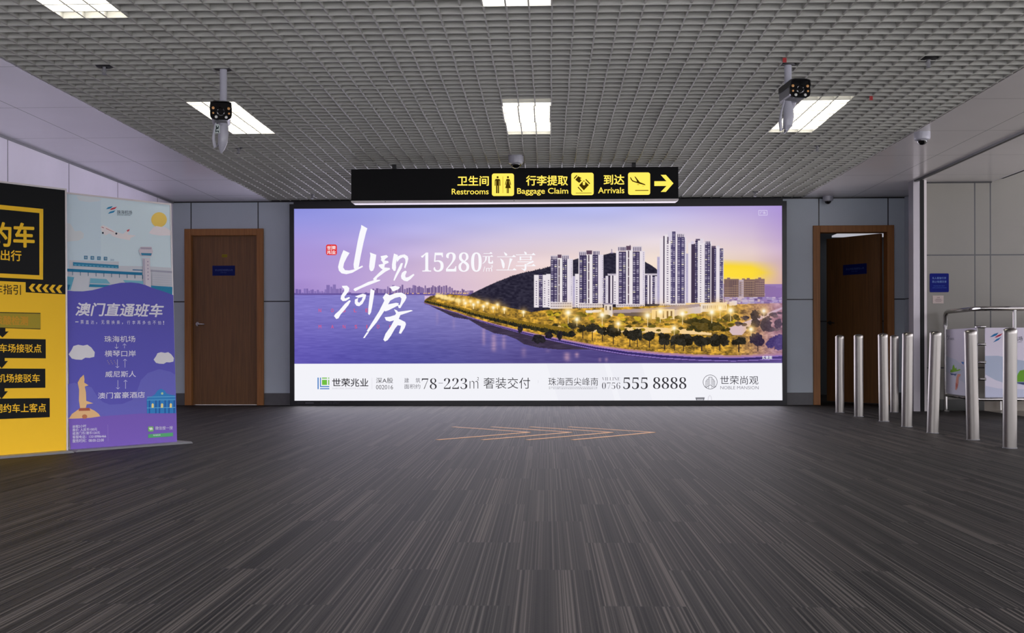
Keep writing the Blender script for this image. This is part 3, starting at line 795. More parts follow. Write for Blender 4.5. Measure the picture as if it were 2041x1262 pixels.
# light streaks on the water
for x, y0, y1, w, a in ((965, 652, 692, 3.5, .32), (985, 664, 705, 5, .36), (1005, 666, 700, 4, .28), (1045, 690, 716, 5, .22), (1093, 695, 705, 5, .4), (1131, 700, 724, 6, .5), (1151, 700, 716, 4, .5), (1197, 712, 724, 3, .5), (1210, 711, 724, 3, .5), (872, 620, 650, 3, .12), (905, 632, 660, 3, .12)):
    w_ = span(x - 3 * w, x + 3 * w, y0, y1); k = np.exp(-((PX[w_] - x) / w) ** 2) * np.clip((PY[w_] - y0) / 6, 0, 1) * np.clip((y1 - PY[w_]) / 10, 0, 1) * a * (0.6 + 0.8 * (rip[w_] + 0.5))
    k = (np.clip(k, 0, 1) * wm[w_])[..., None]; img[w_] = img[w_] * (1 - k) + np.array((244, 190, 196)) * k
# violet fall-off the print has towards its left and right edge
vg = np.clip((PX - 1500) / 70, 0, 1)[..., None] * 0.28
img = img * (1 - vg) + np.array((150, 116, 205)) * vg
img = np.clip(img, 0, 255)

s0 = sheet()
q = s0.P(np.c_[PX.ravel(), PY.ravel()])
vv = np.empty((NX * NY, 3), np.float32); vv[:, 0] = s0.x0 + q[:, 0]; vv[:, 2] = s0.z0 + q[:, 1]; vv[:, 1] = s0.y
ii = (np.arange(NY - 1)[:, None] * NX + np.arange(NX - 1)[None]).ravel()
ff = np.c_[ii, ii + NX, ii + NX + 1, ii + 1].astype(np.int32)
me = bpy.data.meshes.new('poster')
me.vertices.add(len(vv)); me.vertices.foreach_set('co', vv.ravel())
me.loops.add(ff.size); me.loops.foreach_set('vertex_index', ff.ravel())
me.polygons.add(len(ff)); me.polygons.foreach_set('loop_start', np.arange(0, ff.size, 4, dtype=np.int32))
try: me.polygons.foreach_set('loop_total', np.full(len(ff), 4, np.int32))
except Exception: pass
at = me.color_attributes.new('Ink', 'FLOAT_COLOR', 'POINT')
at.data.foreach_set('color', np.c_[lin(img.reshape(-1, 3)), np.ones(NX * NY)].astype(np.float32).ravel())
me.update(calc_edges=True); me.validate(); me.materials.append(M['glow_print'])
poster = bpy.data.objects.new('poster', me); col.objects.link(poster); poster.parent = lb

# ---- the white band and its contents
b = sheet()
b.k = 0
b.poly([(586, 725.3), (1560.2, 723.6), (1561, 798), (586, 799.2)], (243, 243, 249), False)
for x in (1090, 1128, 1165, 1215, 1240): b.poly([(x, 724.6), (x + 40, 724.6), (x + 62, 798.4), (x + 24, 798.4)], (239, 239, 246))
b.poly([(1387.6, 792.5), (1406.4, 792.3), (1404.8, 798), (1389.4, 798)], (112, 112, 120)).poly([(1390.5, 795), (1404, 795), (1403, 798), (1391, 798)], (180, 180, 186))
b.poly([(1412, 798), (1413, 791), (1416.5, 787), (1420, 791), (1421, 798), (1419.5, 798), (1418.5, 792), (1416.5, 789), (1414.5, 792), (1413.5, 798)], (222, 220, 228))
b.build('white_band', M['glow_print'], poster)

INK, GREY = (52, 50, 56), (104, 102, 112)
b = sheet(); b.k = 10
for x0, y0, x1, y1, c in ((632.1, 752.9, 634.4, 776, 1), (637, 752.9, 639, 772), (637, 769.9, 655.8, 772), (637, 774.2, 655.8, 776.2)) if False else ():
    pass
for x0, y0, x1, y1 in ((632.1, 752.9, 634.4, 776.2), (637, 752.9, 639, 772), (639, 769.9, 655.8, 772), (637, 774.2, 655.8, 776.2)): b.rect(x0, y0, x1, y1, (66, 124, 196), False)
for x0, y0, x1, y1 in ((641, 757.4, 651.2, 767.7), (641, 752.9, 651.2, 755), (653.5, 752.9, 655.8, 755), (653.5, 757.4, 655.8, 767.7)): b.rect(x0, y0, x1, y1, (112, 190, 66), False)
b.build('developer_logo', M['glow_print'], poster)
def nxt(name):
    global b
    b.build(name, M['glow_print'], poster); b = sheet(); b.k = 10
b = sheet(); b.k = 10
def T(t, box, c=INK, bold=0.0, **kw): return b.text(t, box, c, bold, up=False, **kw)
T('世荣兆业', (661.4, 754.4, 734, 771.2), INK, 0.014); T('SHIRONG ZHAOYE CO.,LTD', (661.4, 773, 732.5, 776.6), (206, 204, 210))
nxt('company_name')
T('深A股', (749.3, 753.4, 783.4, 764)); T('002016', (749.3, 767.8, 783.4, 776.3), INK, -0.006)
nxt('stock_code')
T('建', (806, 753.8, 815.3, 763.3), GREY); T('筑', (828.7, 753.8, 838, 763.3), GREY); T('面积约', (806, 766, 838, 775.4), GREY)
T('𝟕𝟖', (841, 754.4, 870.8, 776), INK, -0.018); b.rect(874.4, 763.6, 883.3, 764.5, GREY, False); T('𝟐𝟐𝟑', (885.2, 754.1, 932, 775.8), INK, -0.018)
T('m', (936.8, 759.5, 954, 774.8), INK, -0.02); T('2', (951.8, 751.8, 955.3, 758.2)); T('奢装交付', (964.6, 752.5, 1057.6, 775), INK, -0.004)
nxt('floor_area')
b.rect(741, 753, 741.6, 776, (216, 214, 222), False); nxt('divider'); b.rect(1073.6, 758, 1074.2, 764, (214, 212, 220), False)
nxt('divider')
T('珠海西尖峰南', (1094.3, 752.9, 1193.4, 768.8), INK, -0.004)
T('本项目所有图文仅供参考具体以政府批文及合同约定为准', (1094.6, 771, 1192, 773), GREY); T('本广告为要约邀请不构成合同内容敬请留意最新公示', (1094.6, 773.8, 1192, 775.8), GREY)
nxt('address')
T('𝐕𝐈𝐏𝐋𝐈𝐍𝐄', (1201.3, 752, 1237.3, 758.6), (120, 116, 126), -0.02); T('𝟎𝟕𝟓𝟔', (1201.3, 762.7, 1237.7, 775.4), (76, 74, 82), -0.022)
T('𝟓𝟓𝟓', (1243.7, 752.5, 1292.7, 775.7), INK, -0.014); T('𝟖𝟖𝟖𝟖', (1303.2, 752, 1369.6, 775.3), INK, -0.014)
nxt('phone_number')
T('世荣尚观', (1437, 749.4, 1513, 766.4), (64, 62, 72)); T('NOBLE MANSION', (1437.4, 769.7, 1513.5, 776), (112, 108, 120), -0.008)
b.build('mansion_name', M['glow_print'], poster)
b = sheet(); b.k = 10
b.ring(1417, 761.5, 14.0, 0.9, (78, 76, 86))
for x0, y0, x1, y1 in ((1413.7, 751.5, 1414.5, 768.5), (1420.3, 751.5, 1421.1, 768.5), (1413.7, 751.5, 1421.1, 752.3), (1410.3, 755.5, 1411.1, 770.5), (1423.6, 755.5, 1424.4, 770.5), (1410.3, 755.5, 1413.7, 756.2), (1421.1, 755.5, 1424.4, 756.2),
                       (1408, 759, 1408.7, 771.5), (1425.8, 759, 1426.5, 771.5), (1408, 759, 1410.3, 759.7), (1424.4, 759, 1426.5, 759.7), (1415.8, 752.3, 1416.2, 766.5), (1418.4, 752.3, 1418.8, 766.5), (1412.2, 756.2, 1412.5, 768), (1422.3, 756.2, 1422.6, 768),
                       (1413.5, 770, 1414.2, 775), (1420.2, 770, 1420.9, 775)):
    b.rect(x0, y0, x1, y1, (78, 76, 86), False)
b.line([(1405.5, 770.5), (1409, 772.5), (1417.2, 767.3), (1425.2, 772.5), (1428.8, 770.5)], 0.9, (78, 76, 86))
b.build('mansion_logo', M['glow_print'], poster)

# ---- white lettering on the picture
WHT = (250, 249, 254)
b = sheet(); b.k = 4
Zc = lambda pts: [(640 + x * 0.21385, 430 + y * 0.21385) for x, y in pts]
for pts in (
    [(208, 318), (265, 345), (240, 385), (213, 440), (205, 480), (222, 505), (260, 508), (300, 500), (345, 480), (385, 462), (390, 475), (340, 502), (290, 530), (235, 543), (190, 535), (165, 510), (157, 475), (170, 420), (190, 360)],
    [(375, 83), (432, 115), (420, 150), (395, 250), (370, 370), (350, 480), (330, 500), (305, 490), (302, 450), (318, 360), (340, 240), (360, 150), (372, 110)],
    [(455, 340), (515, 362), (510, 400), (498, 480), (485, 510), (465, 516), (452, 500), (448, 470), (455, 400), (460, 370)],
    [(555, 375), (610, 364), (627, 380), (600, 400), (590, 415), (625, 420), (632, 435), (595, 452), (590, 480), (640, 485), (645, 497), (600, 520), (560, 550), (525, 575), (515, 595), (553, 595), (548, 605), (495, 625), (430, 650), (370, 675), (318, 703), (300, 688), (310, 675), (370, 650), (440, 615), (490, 600), (485, 585), (540, 530), (575, 500), (560, 490), (540, 470), (536, 455), (580, 445), (570, 425), (558, 412), (562, 398)],
    [(680, 350), (718, 365), (708, 395), (698, 450), (700, 480), (695, 510), (680, 515), (662, 490), (662, 450), (670, 400)],
    [(700, 385), (740, 365), (780, 358), (808, 375), (815, 400), (805, 440), (785, 490), (775, 480), (788, 430), (785, 400), (765, 385), (735, 400), (710, 430)],
    [(745, 440), (765, 440), (750, 490), (715, 550), (685, 605), (675, 600), (690, 555), (715, 500), (735, 460)],
    [(790, 510), (800, 520), (785, 555), (790, 575), (815, 570), (862, 540), (872, 550), (835, 590), (805, 610), (775, 605), (750, 585), (745, 560), (755, 530), (775, 515)],
    [(192, 652), (240, 650), (262, 672), (258, 700), (235, 730), (215, 755), (222, 770), (262, 755), (268, 768), (230, 792), (200, 795), (180, 775), (185, 745), (215, 700), (215, 680), (200, 670)],
    [(262, 785), (276, 792), (255, 830), (215, 880), (180, 920), (160, 955), (140, 962), (118, 935), (130, 915), (165, 885), (220, 820)],
    [(315, 750), (345, 740), (390, 725), (420, 735), (412, 770), (385, 820), (355, 842), (330, 838), (313, 815), (314, 780), (345, 765), (340, 800), (355, 810), (378, 785), (388, 755), (346, 764)],
    [(462, 680), (498, 697), (490, 760), (475, 850), (465, 900), (450, 925), (438, 915), (440, 860), (450, 770)],
    [(640, 662), (690, 652), (738, 665), (720, 685), (670, 705)],
    [(575, 760), (605, 720), (640, 740), (700, 718), (750, 715), (790, 735), (798, 760), (785, 790), (760, 825), (740, 860), (725, 860), (715, 835), (735, 830), (745, 800), (750, 770), (735, 755), (690, 765), (645, 790), (625, 825), (700, 810), (725, 815), (720, 835), (690, 850), (630, 880), (600, 890), (590, 885), (560, 930), (520, 990), (470, 1050), (440, 1085), (425, 1075), (440, 1050), (490, 970), (540, 890), (570, 830), (590, 790)],
    [(425, 1085), (445, 1085), (405, 1140), (390, 1140)],
    [(680, 870), (705, 880), (720, 895), (840, 878), (858, 885), (800, 905), (740, 925), (725, 960), (785, 990), (792, 1010), (780, 1045), (745, 1100), (725, 1095), (740, 1050), (745, 1025), (715, 1020), (690, 1050), (650, 1120), (620, 1160), (595, 1172), (580, 1155), (600, 1100), (650, 1030), (680, 975), (640, 985), (605, 975), (592, 945), (640, 940), (690, 925), (700, 910)]):
    b.poly(Zc(pts), WHT, False)
b.build('brush_headline', M['glow_print'], poster)
b = sheet(); b.k = 4
b.text('𝟏𝟓𝟐𝟖𝟎', (839.7, 502.7, 960.8, 541.4), WHT, -0.008, up=False).text('/㎡', (963.5, 528.4, 983, 541), WHT, 0.0, up=False)
Zp = lambda pts: [(820 + x * 0.12739, 480 + y * 0.12739) for x, y in pts]
for pts in ([(1135, 192), (1225, 192), (1250, 172), (1272, 192), (1272, 200), (1135, 200)], [(1120, 238), (1240, 238), (1262, 220), (1285, 240), (1285, 246), (1120, 246)], [(1162, 246), (1188, 246), (1180, 300), (1155, 335), (1118, 358), (1116, 352), (1148, 322), (1160, 290)], [(1208, 246), (1232, 246), (1232, 325), (1240, 332), (1262, 332), (1270, 300), (1284, 325), (1284, 350), (1270, 356), (1225, 356), (1208, 342)],
            [(1452, 172), (1500, 200), (1508, 222), (1490, 234), (1470, 222)], [(1348, 244), (1580, 244), (1608, 218), (1640, 244), (1640, 252), (1348, 252)], [(1394, 270), (1440, 300), (1466, 360), (1462, 420), (1440, 434), (1425, 390), (1412, 320)], [(1545, 268), (1590, 282), (1560, 345), (1525, 450), (1512, 450), (1535, 350)], [(1335, 450), (1590, 450), (1615, 424), (1650, 450), (1650, 460), (1335, 460)],
            [(1770, 162), (1808, 180), (1812, 205), (1795, 212), (1778, 198)], [(1642, 212), (1890, 212), (1915, 186), (1946, 214), (1946, 222), (1642, 222)], [(1700, 238), (1724, 250), (1724, 300), (1700, 306)], [(1700, 246), (1860, 246), (1872, 232), (1898, 250), (1888, 262), (1888, 300), (1864, 306), (1864, 256), (1700, 256)], [(1718, 286), (1866, 286), (1866, 295), (1718, 295)], [(1666, 322), (1880, 322), (1905, 308), (1925, 330), (1860, 356), (1820, 372), (1800, 362), (1855, 332), (1666, 332)],
            [(1640, 384), (1890, 384), (1916, 358), (1950, 386), (1950, 394), (1640, 394)], [(1778, 360), (1806, 360), (1806, 440), (1790, 468), (1768, 470), (1752, 448), (1728, 436), (1728, 430), (1764, 440), (1778, 432)]):
    b.poly(Zp(pts), WHT, False)
b.build('price_lettering', M['glow_print'], poster)
b = sheet(); b.k = 3
b.rr(649.6, 486.7, 671.4, 508, 4, (226, 56, 58)); b.k += 1
for ch, x, y in (('世', 651.6, 489.6), ('荣', 661.4, 489.6), ('兆', 651.6, 498.6), ('业', 661.4, 498.6)): b.text(ch, (x, y, x + 7.6, y + 7.2), WHT, 0.02, up=False)
b.rect(660.3, 489, 660.9, 506, WHT, False)
b.build('red_seal', M['glow_print'], poster); b = sheet(); b.k = 3
for ch, x in zip('NOBLE', (637, 662, 685.6, 707.9, 731)): b.text(ch, (x - 2.6, 615, x + 2.6, 622), (226, 84, 118), up=False)
b.build('red_letters', M['glow_print'], poster); b = sheet(); b.k = 3
for ch, x in zip('MANSION', (637, 662, 685.4, 709.2, 731, 753.5, 779)): b.text(ch, (x - (0.8 if ch == 'I' else 2.6), 647.5, x + (0.8 if ch == 'I' else 2.6), 654.5), (226, 84, 118), up=False)
b.build('red_letters', M['glow_print'], poster)
b = sheet(); b.k = 4
b.text('实景图', (1520.5, 709.4, 1540, 716), WHT, 0.01, up=False)
b.build('photo_caption', M['glow_print'], poster); b = sheet(); b.k = 4
b.text('广告', (1515, 421.8, 1526.5, 427), (235, 230, 250), up=False)
b.line([(1512.5, 419.6), (1529, 419.5), (1529.5, 429), (1512.5, 429.2), (1512.5, 419.6)], 0.8, (225, 218, 246))
b.build('advert_mark', M['glow_print'], poster)
b = Sheet(PC, W_, H_, LX0 + ox, LZ0, oy - 0.0006)
b.text('P3DA-W-EF6Y', (639, 801.3, 677, 805.6), (92, 90, 100), up=False)
b.build('maker_label', M['lit_print'], fr); b = Sheet(PC, W_, H_, LX0 + ox, LZ0, oy - 0.0006)
b.rect(608, 802.8, 625, 804.6, (120, 118, 126), False).rect(592, 803, 605, 804.4, (80, 78, 86), False)
b.build('maker_mark', M['lit_print'], fr)

# ================================================================== HANGING DIRECTION SIGN
YS = 11.0
sg = empty('direction_sign', (-0.3275, YS + 0.06, 2.19))
tag(sg, 'long black hanging direction sign with glowing yellow restroom, baggage and arrivals symbols', 'sign')
sw, sh0, sh1 = 3.295 / 2, 0.013, 0.332
MB().box((-sw, -0.06, sh0), (sw, 0.06, sh1)).build('sign_box', M['sign_black'], sg, 0.003)
MB().prism([(-sw + 0.02, -0.014), (sw - 0.02, -0.014), (sw, 0.0), (sw, sh0), (-sw, sh0), (-sw, 0.0)], -0.062, 0.062).build('bottom_trim', M['alu_light'], sg)
for x in (-1.30, 0.0, 1.30): MB().lathe([(0.005, 0), (0.004, 0.003)], 10, mtx=Matrix.Translation((x, -0.062, 0.002)) @ Matrix.Rotation(PI / 2, 4, 'X')).build('screw', M['black'], sg)
for x in (-1.215, 1.205):
    MB().box((x - 0.02, -0.03, sh1), (x + 0.02, 0.03, H - 2.19 + 0.05)).build('hanger', M['black'], sg)
SC = [(700, 337.3), (1352.4, 334.3), (1352.4, 397.6), (700, 399.3)]
YE = (255, 226, 92); YD = (58, 44, 8)
def sgn(): return Sheet(SC, 2 * sw, sh1 - sh0, -sw, sh0, -0.0612)
b = sgn()
def T(t, box, bold): return b.text(t, box, YE, bold, up=False)
T('卫生间', (910.3, 351, 972.7, 370.8), 0.022); T('Restrooms', (899, 376.3, 972.3, 387.6), 0.012)
b.build('restroom_lettering', M['sign_print'], sg); b = sgn()
T('行李提取', (1046.8, 350.6, 1130.4, 370.8), 0.022); T('Baggage Claim', (1029, 375.4, 1131, 390.4), 0.012)
b.build('baggage_lettering', M['sign_print'], sg); b = sgn()
T('到达', (1202, 349.4, 1243.7, 369.4), 0.022); T('Arrivals', (1191, 374.5, 1243.5, 386.6), 0.012)
b.build('arrivals_lettering', M['sign_print'], sg)
b = sgn()
b.poly([(1303.8, 362.8), (1328.3, 362.8), (1316.6, 350.2), (1327, 350.2), (1342.3, 367.1), (1327, 384.1), (1316.6, 384.1), (1328.3, 372.3), (1303.8, 372.3)], YE, False)
b.build('arrow', M['sign_print'], sg)
b = sgn()   # restrooms
b.rr(978.8, 346.5, 1022.9, 391.0, 4.5, YE, False)
Z1 = lambda pts: [(880 + x * 0.1176, 330 + y * 0.1176) for x, y in pts]
b.k = 1
b.ell(880 + 937 * .1176, 330 + 203 * .1176, 2.1, 2.1, YD, up=False); b.ell(880 + 1112 * .1176, 330 + 203 * .1176, 2.1, 2.1, YD, up=False)
b.poly(Z1([(890, 250), (905, 232), (965, 232), (982, 250), (984, 345), (970, 348), (968, 260), (962, 260), (962, 472), (940, 472), (940, 345), (933, 345), (933, 472), (910, 472), (910, 260), (904, 260), (902, 348), (888, 345)]), YD, False)
b.rect(880 + 1022 * .1176, 330 + 190 * .1176, 880 + 1028 * .1176, 330 + 468 * .1176, (150, 124, 30), False)
b.poly(Z1([(1084, 240), (1095, 232), (1130, 232), (1142, 240), (1166, 330), (1154, 336), (1134, 262), (1130, 268), (1160, 388), (1128, 388), (1128, 472), (1114, 472), (1114, 388), (1108, 388), (1108, 472), (1092, 472), (1092, 388), (1066, 388), (1096, 268), (1092, 262), (1074, 336), (1062, 330)]), YD, False)
b.build('restroom_pictogram', M['sign_print'], sg)
Z2 = lambda pts: [(1120 + x * 0.1225, 330 + y * 0.1225) for x, y in pts]
b = sgn()   # baggage
b.rr(1137.2, 345.5, 1182, 390, 4.5, YE, False); b.k = 1
for pts in ([(228, 162), (240, 172), (192, 228), (180, 214)], [(252, 182), (312, 215), (286, 222), (300, 250), (322, 238), (270, 292), (205, 240)], [(345, 250), (428, 325), (345, 412), (268, 328)], [(370, 240), (384, 228), (450, 300), (436, 312)], [(255, 352), (325, 428), (312, 436), (242, 362)], [(212, 452), (472, 452), (472, 460), (212, 460)]): b.poly(Z2(pts), YD, False)
b.k = 2; b.rr(1120 + 328 * .1225, 330 + 268 * .1225, 1120 + 366 * .1225, 330 + 328 * .1225, 1.2, YE, False)
b.build('baggage_pictogram', M['sign_print'], sg)
b = sgn()   # arrivals
b.rr(1251, 345.3, 1295.4, 389.8, 4.5, YE, False); b.k = 1
for pts in ([(1100, 205), (1114, 202), (1140, 245), (1165, 262), (1212, 275), (1210, 255), (1174, 192), (1190, 192), (1262, 282), (1340, 312), (1356, 324), (1348, 332), (1262, 310), (1180, 285), (1140, 270), (1118, 245)], [(1185, 411), (1404, 411), (1404, 423), (1185, 423)], [(1215, 316), (1250, 316), (1250, 328), (1220, 326)], [(1308, 340), (1322, 340), (1322, 350), (1308, 350)]): b.poly(Z2(pts), YD if pts[0][0] != 1215 and pts[0][0] != 1308 else (170, 140, 40), False)
b.build('arrivals_pictogram', M['sign_print'], sg)

# ================================================================== CEILING CAMERAS
def rbox_y(m, x0, z0, x1, z1, r, y0, y1): m.prism(rrect(x0, z0, x1, z1, r), y0, y1); return m
def bullet(name_loc, rz, tip, label, sticker):
    o = empty('security_camera', name_loc)          # origin on the pole axis at ceiling level
    MB().lathe([(0.0235, -0.30), (0.0235, 0.06)], 20).build('pole', M['white'], o)
    MB().lathe([(0.052, 0.0), (0.056, 0.012), (0.03, 0.02)], 20, c=(0, 0, 0.004)).build('pole_collar', M['black'], o)
    # bracket: the pole ends in a plastic-wrapped, pointed arm with a hanging cable loop
    z0 = -0.30
    bk = MB().tube([(0, 0, z0 + 0.02), (0, -0.005, z0 - 0.06), (0.002, -0.008, z0 - 0.12), (-0.004, -0.004, z0 - 0.18), (-0.012, 0, z0 - 0.222), (-0.016, 0, tip)], 0.03, 14, [0.027, 0.032, 0.034, 0.031, 0.020, 0.004])
    bk.build('bracket', M['white'], o)
    cb = MB().tube([(-0.03, -0.03, z0 - 0.02), (-0.05, -0.035, z0 - 0.09), (-0.058, -0.03, z0 - 0.16), (-0.05, -0.02, z0 - 0.215), (-0.03, -0.01, z0 - 0.20), (-0.022, -0.005, z0 - 0.13)], 0.006, 8, [0.006, 0.007, 0.011, 0.012, 0.008, 0.006])
    cb.build('cable', M['white'], o)
    hz = bpy.data.objects.new('camera_body', None)
    bd = rbox_y(MB(), -0.06, -0.05, 0.06, 0.05, 0.03, -0.075, 0.13).build('camera_body', M['grey_metal'], o)
    bd.location = (0.012, -0.05, -0.308); bd.rotation_euler = (math.radians(-2), 0, rz)
    bd.location.x += 0.0
    rbox_y(MB(), -0.068, -0.056, 0.068, 0.056, 0.032, -0.09, -0.074).build('faceplate', M['black_gloss'], bd)
    MB().prism([(-0.07, 0.02), (-0.066, 0.058), (-0.04, 0.066), (0.04, 0.066), (0.066, 0.058), (0.07, 0.02), (0.065, 0.02), (0.061, 0.054), (0.038, 0.061), (-0.038, 0.061), (-0.061, 0.054), (-0.065, 0.02)], -0.10, 0.12).build('sun_shield', M['black'], bd)
    R_ = Matrix.Rotation(PI / 2, 4, 'X')
    MB().lathe([(0.027, 0), (0.027, 0.004), (0.022, 0.006), (0.018, 0.003), (0.002, 0.004)], 24, mtx=Matrix.Translation((0, -0.09, 0.0)) @ R_).build('lens', M['lens'], bd)
    for x, z, r, m in ((-0.048, 0.020, 0.0095, 'led_warm'), (0.050, 0.020, 0.0095, 'led_warm'), (-0.048, -0.013, 0.007, 'led_warm'), (0.052, -0.013, 0.007, 'led_warm'), (-0.029, -0.038, 0.0095, 'led_white'), (0.034, -0.038, 0.0095, 'led_white')):
        MB().lathe([(r, 0), (r * 0.9, 0.003), (r * 0.4, 0.005)], 14, mtx=Matrix.Translation((x, -0.09, z)) @ R_).build('led', M[m], bd)
    MB().tube([(0, 0.03, -0.05), (0, 0.045, -0.07), (-0.01, 0.05, -0.085)], 0.02, 12).build('mount', M['white'], bd)
    if sticker:
        sh = Sheet([(0, 0), (40, 0), (40, 60), (0, 60)], 0.036, 0.06, -0.048, -0.425, -0.0385)
        sh.rect(0, 0, 40, 60, (190, 200, 196)).poly([(10, 8), (18, 12), (16, 22), (26, 20), (28, 10), (32, 12), (30, 30), (14, 34), (12, 46), (30, 42), (34, 56), (28, 56), (20, 48), (8, 56), (6, 44), (10, 28)], (20, 34, 40))
        sh.build('sticker', M['lit_print'], o)
    tag(o, label, 'security camera', 'bullet cameras on ceiling poles')
    return o, bd
c1, bd1 = bullet((-2.144, 7.2, H), math.radians(16), -0.552, 'bullet camera on a white ceiling pole facing straight ahead, sticker on its arm', True)
bd1.location = (0.0, -0.055, -0.306)
c2, bd2 = bullet((1.588, 7.247, H), math.radians(8), -0.462, 'bullet camera on a white ceiling pole turned to the right', False)
bd2.location = (0.035, -0.05, -0.186)
for ch in c2.children:
    if ch.name.startswith(('bracket', 'cable')): ch.location.z += 0.09
    if ch.name.startswith('pole') and not ch.name.startswith('pole_collar'): ch.scale.z = 1.0

def dome(loc, r, h, label):
    o = empty('dome_camera', loc)
    MB().lathe([(r, 0.004), (r, -h * 0.45), (r * 0.93, -h * 0.62), (r * 0.70, -h * 0.70), (r * 0.66, -h * 0.68)], 28).build('dome_base', M['white'], o)
    MB().lathe([(r * 0.66 * math.cos(a), -h * 0.66 - r * 0.62 * math.sin(a)) for a in np.linspace(0, PI / 2 - 0.02, 9)], 28).build('dome_cover', M['black_gloss'], o)
    tag(o, label, 'dome camera', 'white dome cameras'); return o
dome((-0.294, 10.55, H + 0.01), 0.074, 0.125, 'white dome camera on the grid ceiling in front of the direction sign')
dome((3.235, 9.53, H), 0.068, 0.10, 'white dome camera on the right soffit near the grid edge')
dome((3.44, 13.50, H), 0.062, 0.09, 'small white dome camera above the open door')

# sprinklers
spr0 = None
def sprinkler(loc, label, big):
    o = empty('sprinkler', loc)
    r = 0.058 if big else 0.036
    MB().lathe([(r, 0.045), (r, 0.006), (r * 0.8, 0.0), (0.02, 0.0), (0.02, 0.02)], 18).build('sprinkler_cup', M['rubber'], o)
    s_ = MB().lathe([(0.011, 0.01), (0.011, -0.014), (0.006, -0.02), (0.005, -0.042), (0.016, -0.044), (0.016, -0.048)], 12)
    s_.tube([(-0.011, 0, -0.012), (-0.014, 0, -0.028), (-0.006, 0, -0.044)], 0.003, 6).tube([(0.011, 0, -0.012), (0.014, 0, -0.028), (0.006, 0, -0.044)], 0.003, 6)
    s_.build('sprinkler_head', M['grey_metal'], o)
    tag(o, label, 'sprinkler', 'sprinklers in the grid ceiling')
sprinkler((-2.90, 7.09, H), 'dark ceiling sprinkler near the left soffit, left of the left pole camera', True)
sprinkler((2.46, 7.13, H), 'dark ceiling sprinkler near the right soffit, right of the right pole camera', True)
sprinkler((-2.845, 10.02, H), 'small sprinkler just below and right of the left pole camera', False)
sprinkler((2.485, 10.13, H), 'small sprinkler between right ceiling light and white soffit dome camera', False)
sprinkler((2.49, 13.15, H), 'tiny sprinkler above the top right corner of the lightbox', False)
sprinkler((-2.82, 13.08, H), 'tiny sprinkler above the top left corner of the lightbox', False)

# ================================================================== BOLLARDS
bol = empty('bollard', (0, 0, 0))
R0 = 0.046
MB().lathe([(R0, 0), (R0, 0.80)], 32).build('post', M['steel'], bol)
MB().lathe([(R0 + 0.0006, 0.80), (R0 + 0.0006, 0.826), (R0 * 0.9, 0.834), (R0 * 0.55, 0.842), (0.004, 0.845)], 32).build('cap', M['steel'], bol)
MB().lathe([(R0 + 0.003, 0), (R0 + 0.003, 0.006)], 32).build('base_ring', M['grey_metal'], bol)
spots = [((3.185, 12.014), 0.0, 'steel bollard farthest back, first of the row from the lightbox'),
         ((3.193, 11.316), -0.002, 'second steel bollard of the row counted from the lightbox'),
         ((3.226, 10.587), -0.010, 'third steel bollard of the row, just left of the lone offset bollard'),
         ((3.785, 12.056), 0.002, 'steel bollard set apart from the row, close to the brown door frame'),
         ((3.203, 9.854), 0.013, 'fourth steel bollard of the row, right of the lone offset bollard'),
         ((3.180, 9.135), 0.033, 'fifth steel bollard leaning right, in front of the blue wall sign'),
         ((3.254, 8.470), -0.020, 'sixth steel bollard leaning left, in front of the barrier panel gap'),
         ((3.243, 7.778), 0.004, 'nearest steel bollard, at the right edge of the photo')]
for n, ((x, y), lean, lab) in enumerate(spots):
    o = bol if n == 0 else copy_tree(bol)
    o.location = (x, y, 0); o.rotation_euler = (0, lean, 0)
    tag(o, lab, 'bollard', 'steel bollards in a row on the right')

# ================================================================== FLOOR ARROW
for n, lab in enumerate(('first orange tape chevron on the carpet counted from the left', 'second orange tape chevron on the carpet counted from the left',
                         'third orange tape chevron, just behind the pointed end of the floor arrow', 'orange tape chevron forming the pointed right end of the floor arrow')):
    ax = -0.150 + 0.348 * n; ay = 9.21; m = MB(); w = 0.021
    for ty in (9.855, 8.45):
        tx = ax - 0.70; d = Vector((ax - tx, ay - ty)); nn = Vector((-d.y, d.x)).normalized() * w
        a = [(tx + nn.x, ty + nn.y), (ax + nn.x, ay + nn.y), (ax - nn.x, ay - nn.y), (tx - nn.x, ty - nn.y)]
        zt = 0.0012 if ty > 9 else 0.0016
        m.add([(x, y, 0.0002) for x, y in a] + [(x, y, zt) for x, y in a], [(3, 2, 1, 0), (4, 5, 6, 7)] + [(i, (i + 1) % 4, 4 + (i + 1) % 4, 4 + i) for i in range(4)])
    tag(m.build('tape_chevron', M['tape']), lab, 'floor marking', 'orange tape arrow on the carpet')

# ================================================================== BANNER STANDS
def banner(loc, rz, w, h, lean, label, art, ext=0.085):
    o = empty('banner_stand', loc, rz)
    fr = MB().box((-0.004, 0.0, 0.012), (0.008, 0.012, h)).box((w - 0.008, 0.0, 0.012), (w + 0.004, 0.012, h)).box((-0.004, 0.0, h), (w + 0.004, 0.012, h + 0.012)).build('frame', M['alu_light'], o)
    fr.rotation_euler.x = -lean
    sh = MB().box((0.0, 0.004, 0.012), (w, 0.008, h)).build('banner_sheet', M['paper'], o); sh.rotation_euler.x = -lean
    pl = MB().prism([(-0.004, 0), (w + ext, 0), (w + ext - 0.014, 0.014), (0.01, 0.014)], -0.09, 0.16); pl.build('base_plate', M['grey_metal'], o)
    pr = MB().tube([(w / 2, 0.13, 0.015), (w / 2, 0.075, h * 0.6)], 0.008, 8).build('rear_strut', M['alu_light'], o)
    art(sh, w, h)
    tag(o, label, 'banner stand', 'printed banner stands along the left wall')
    return o

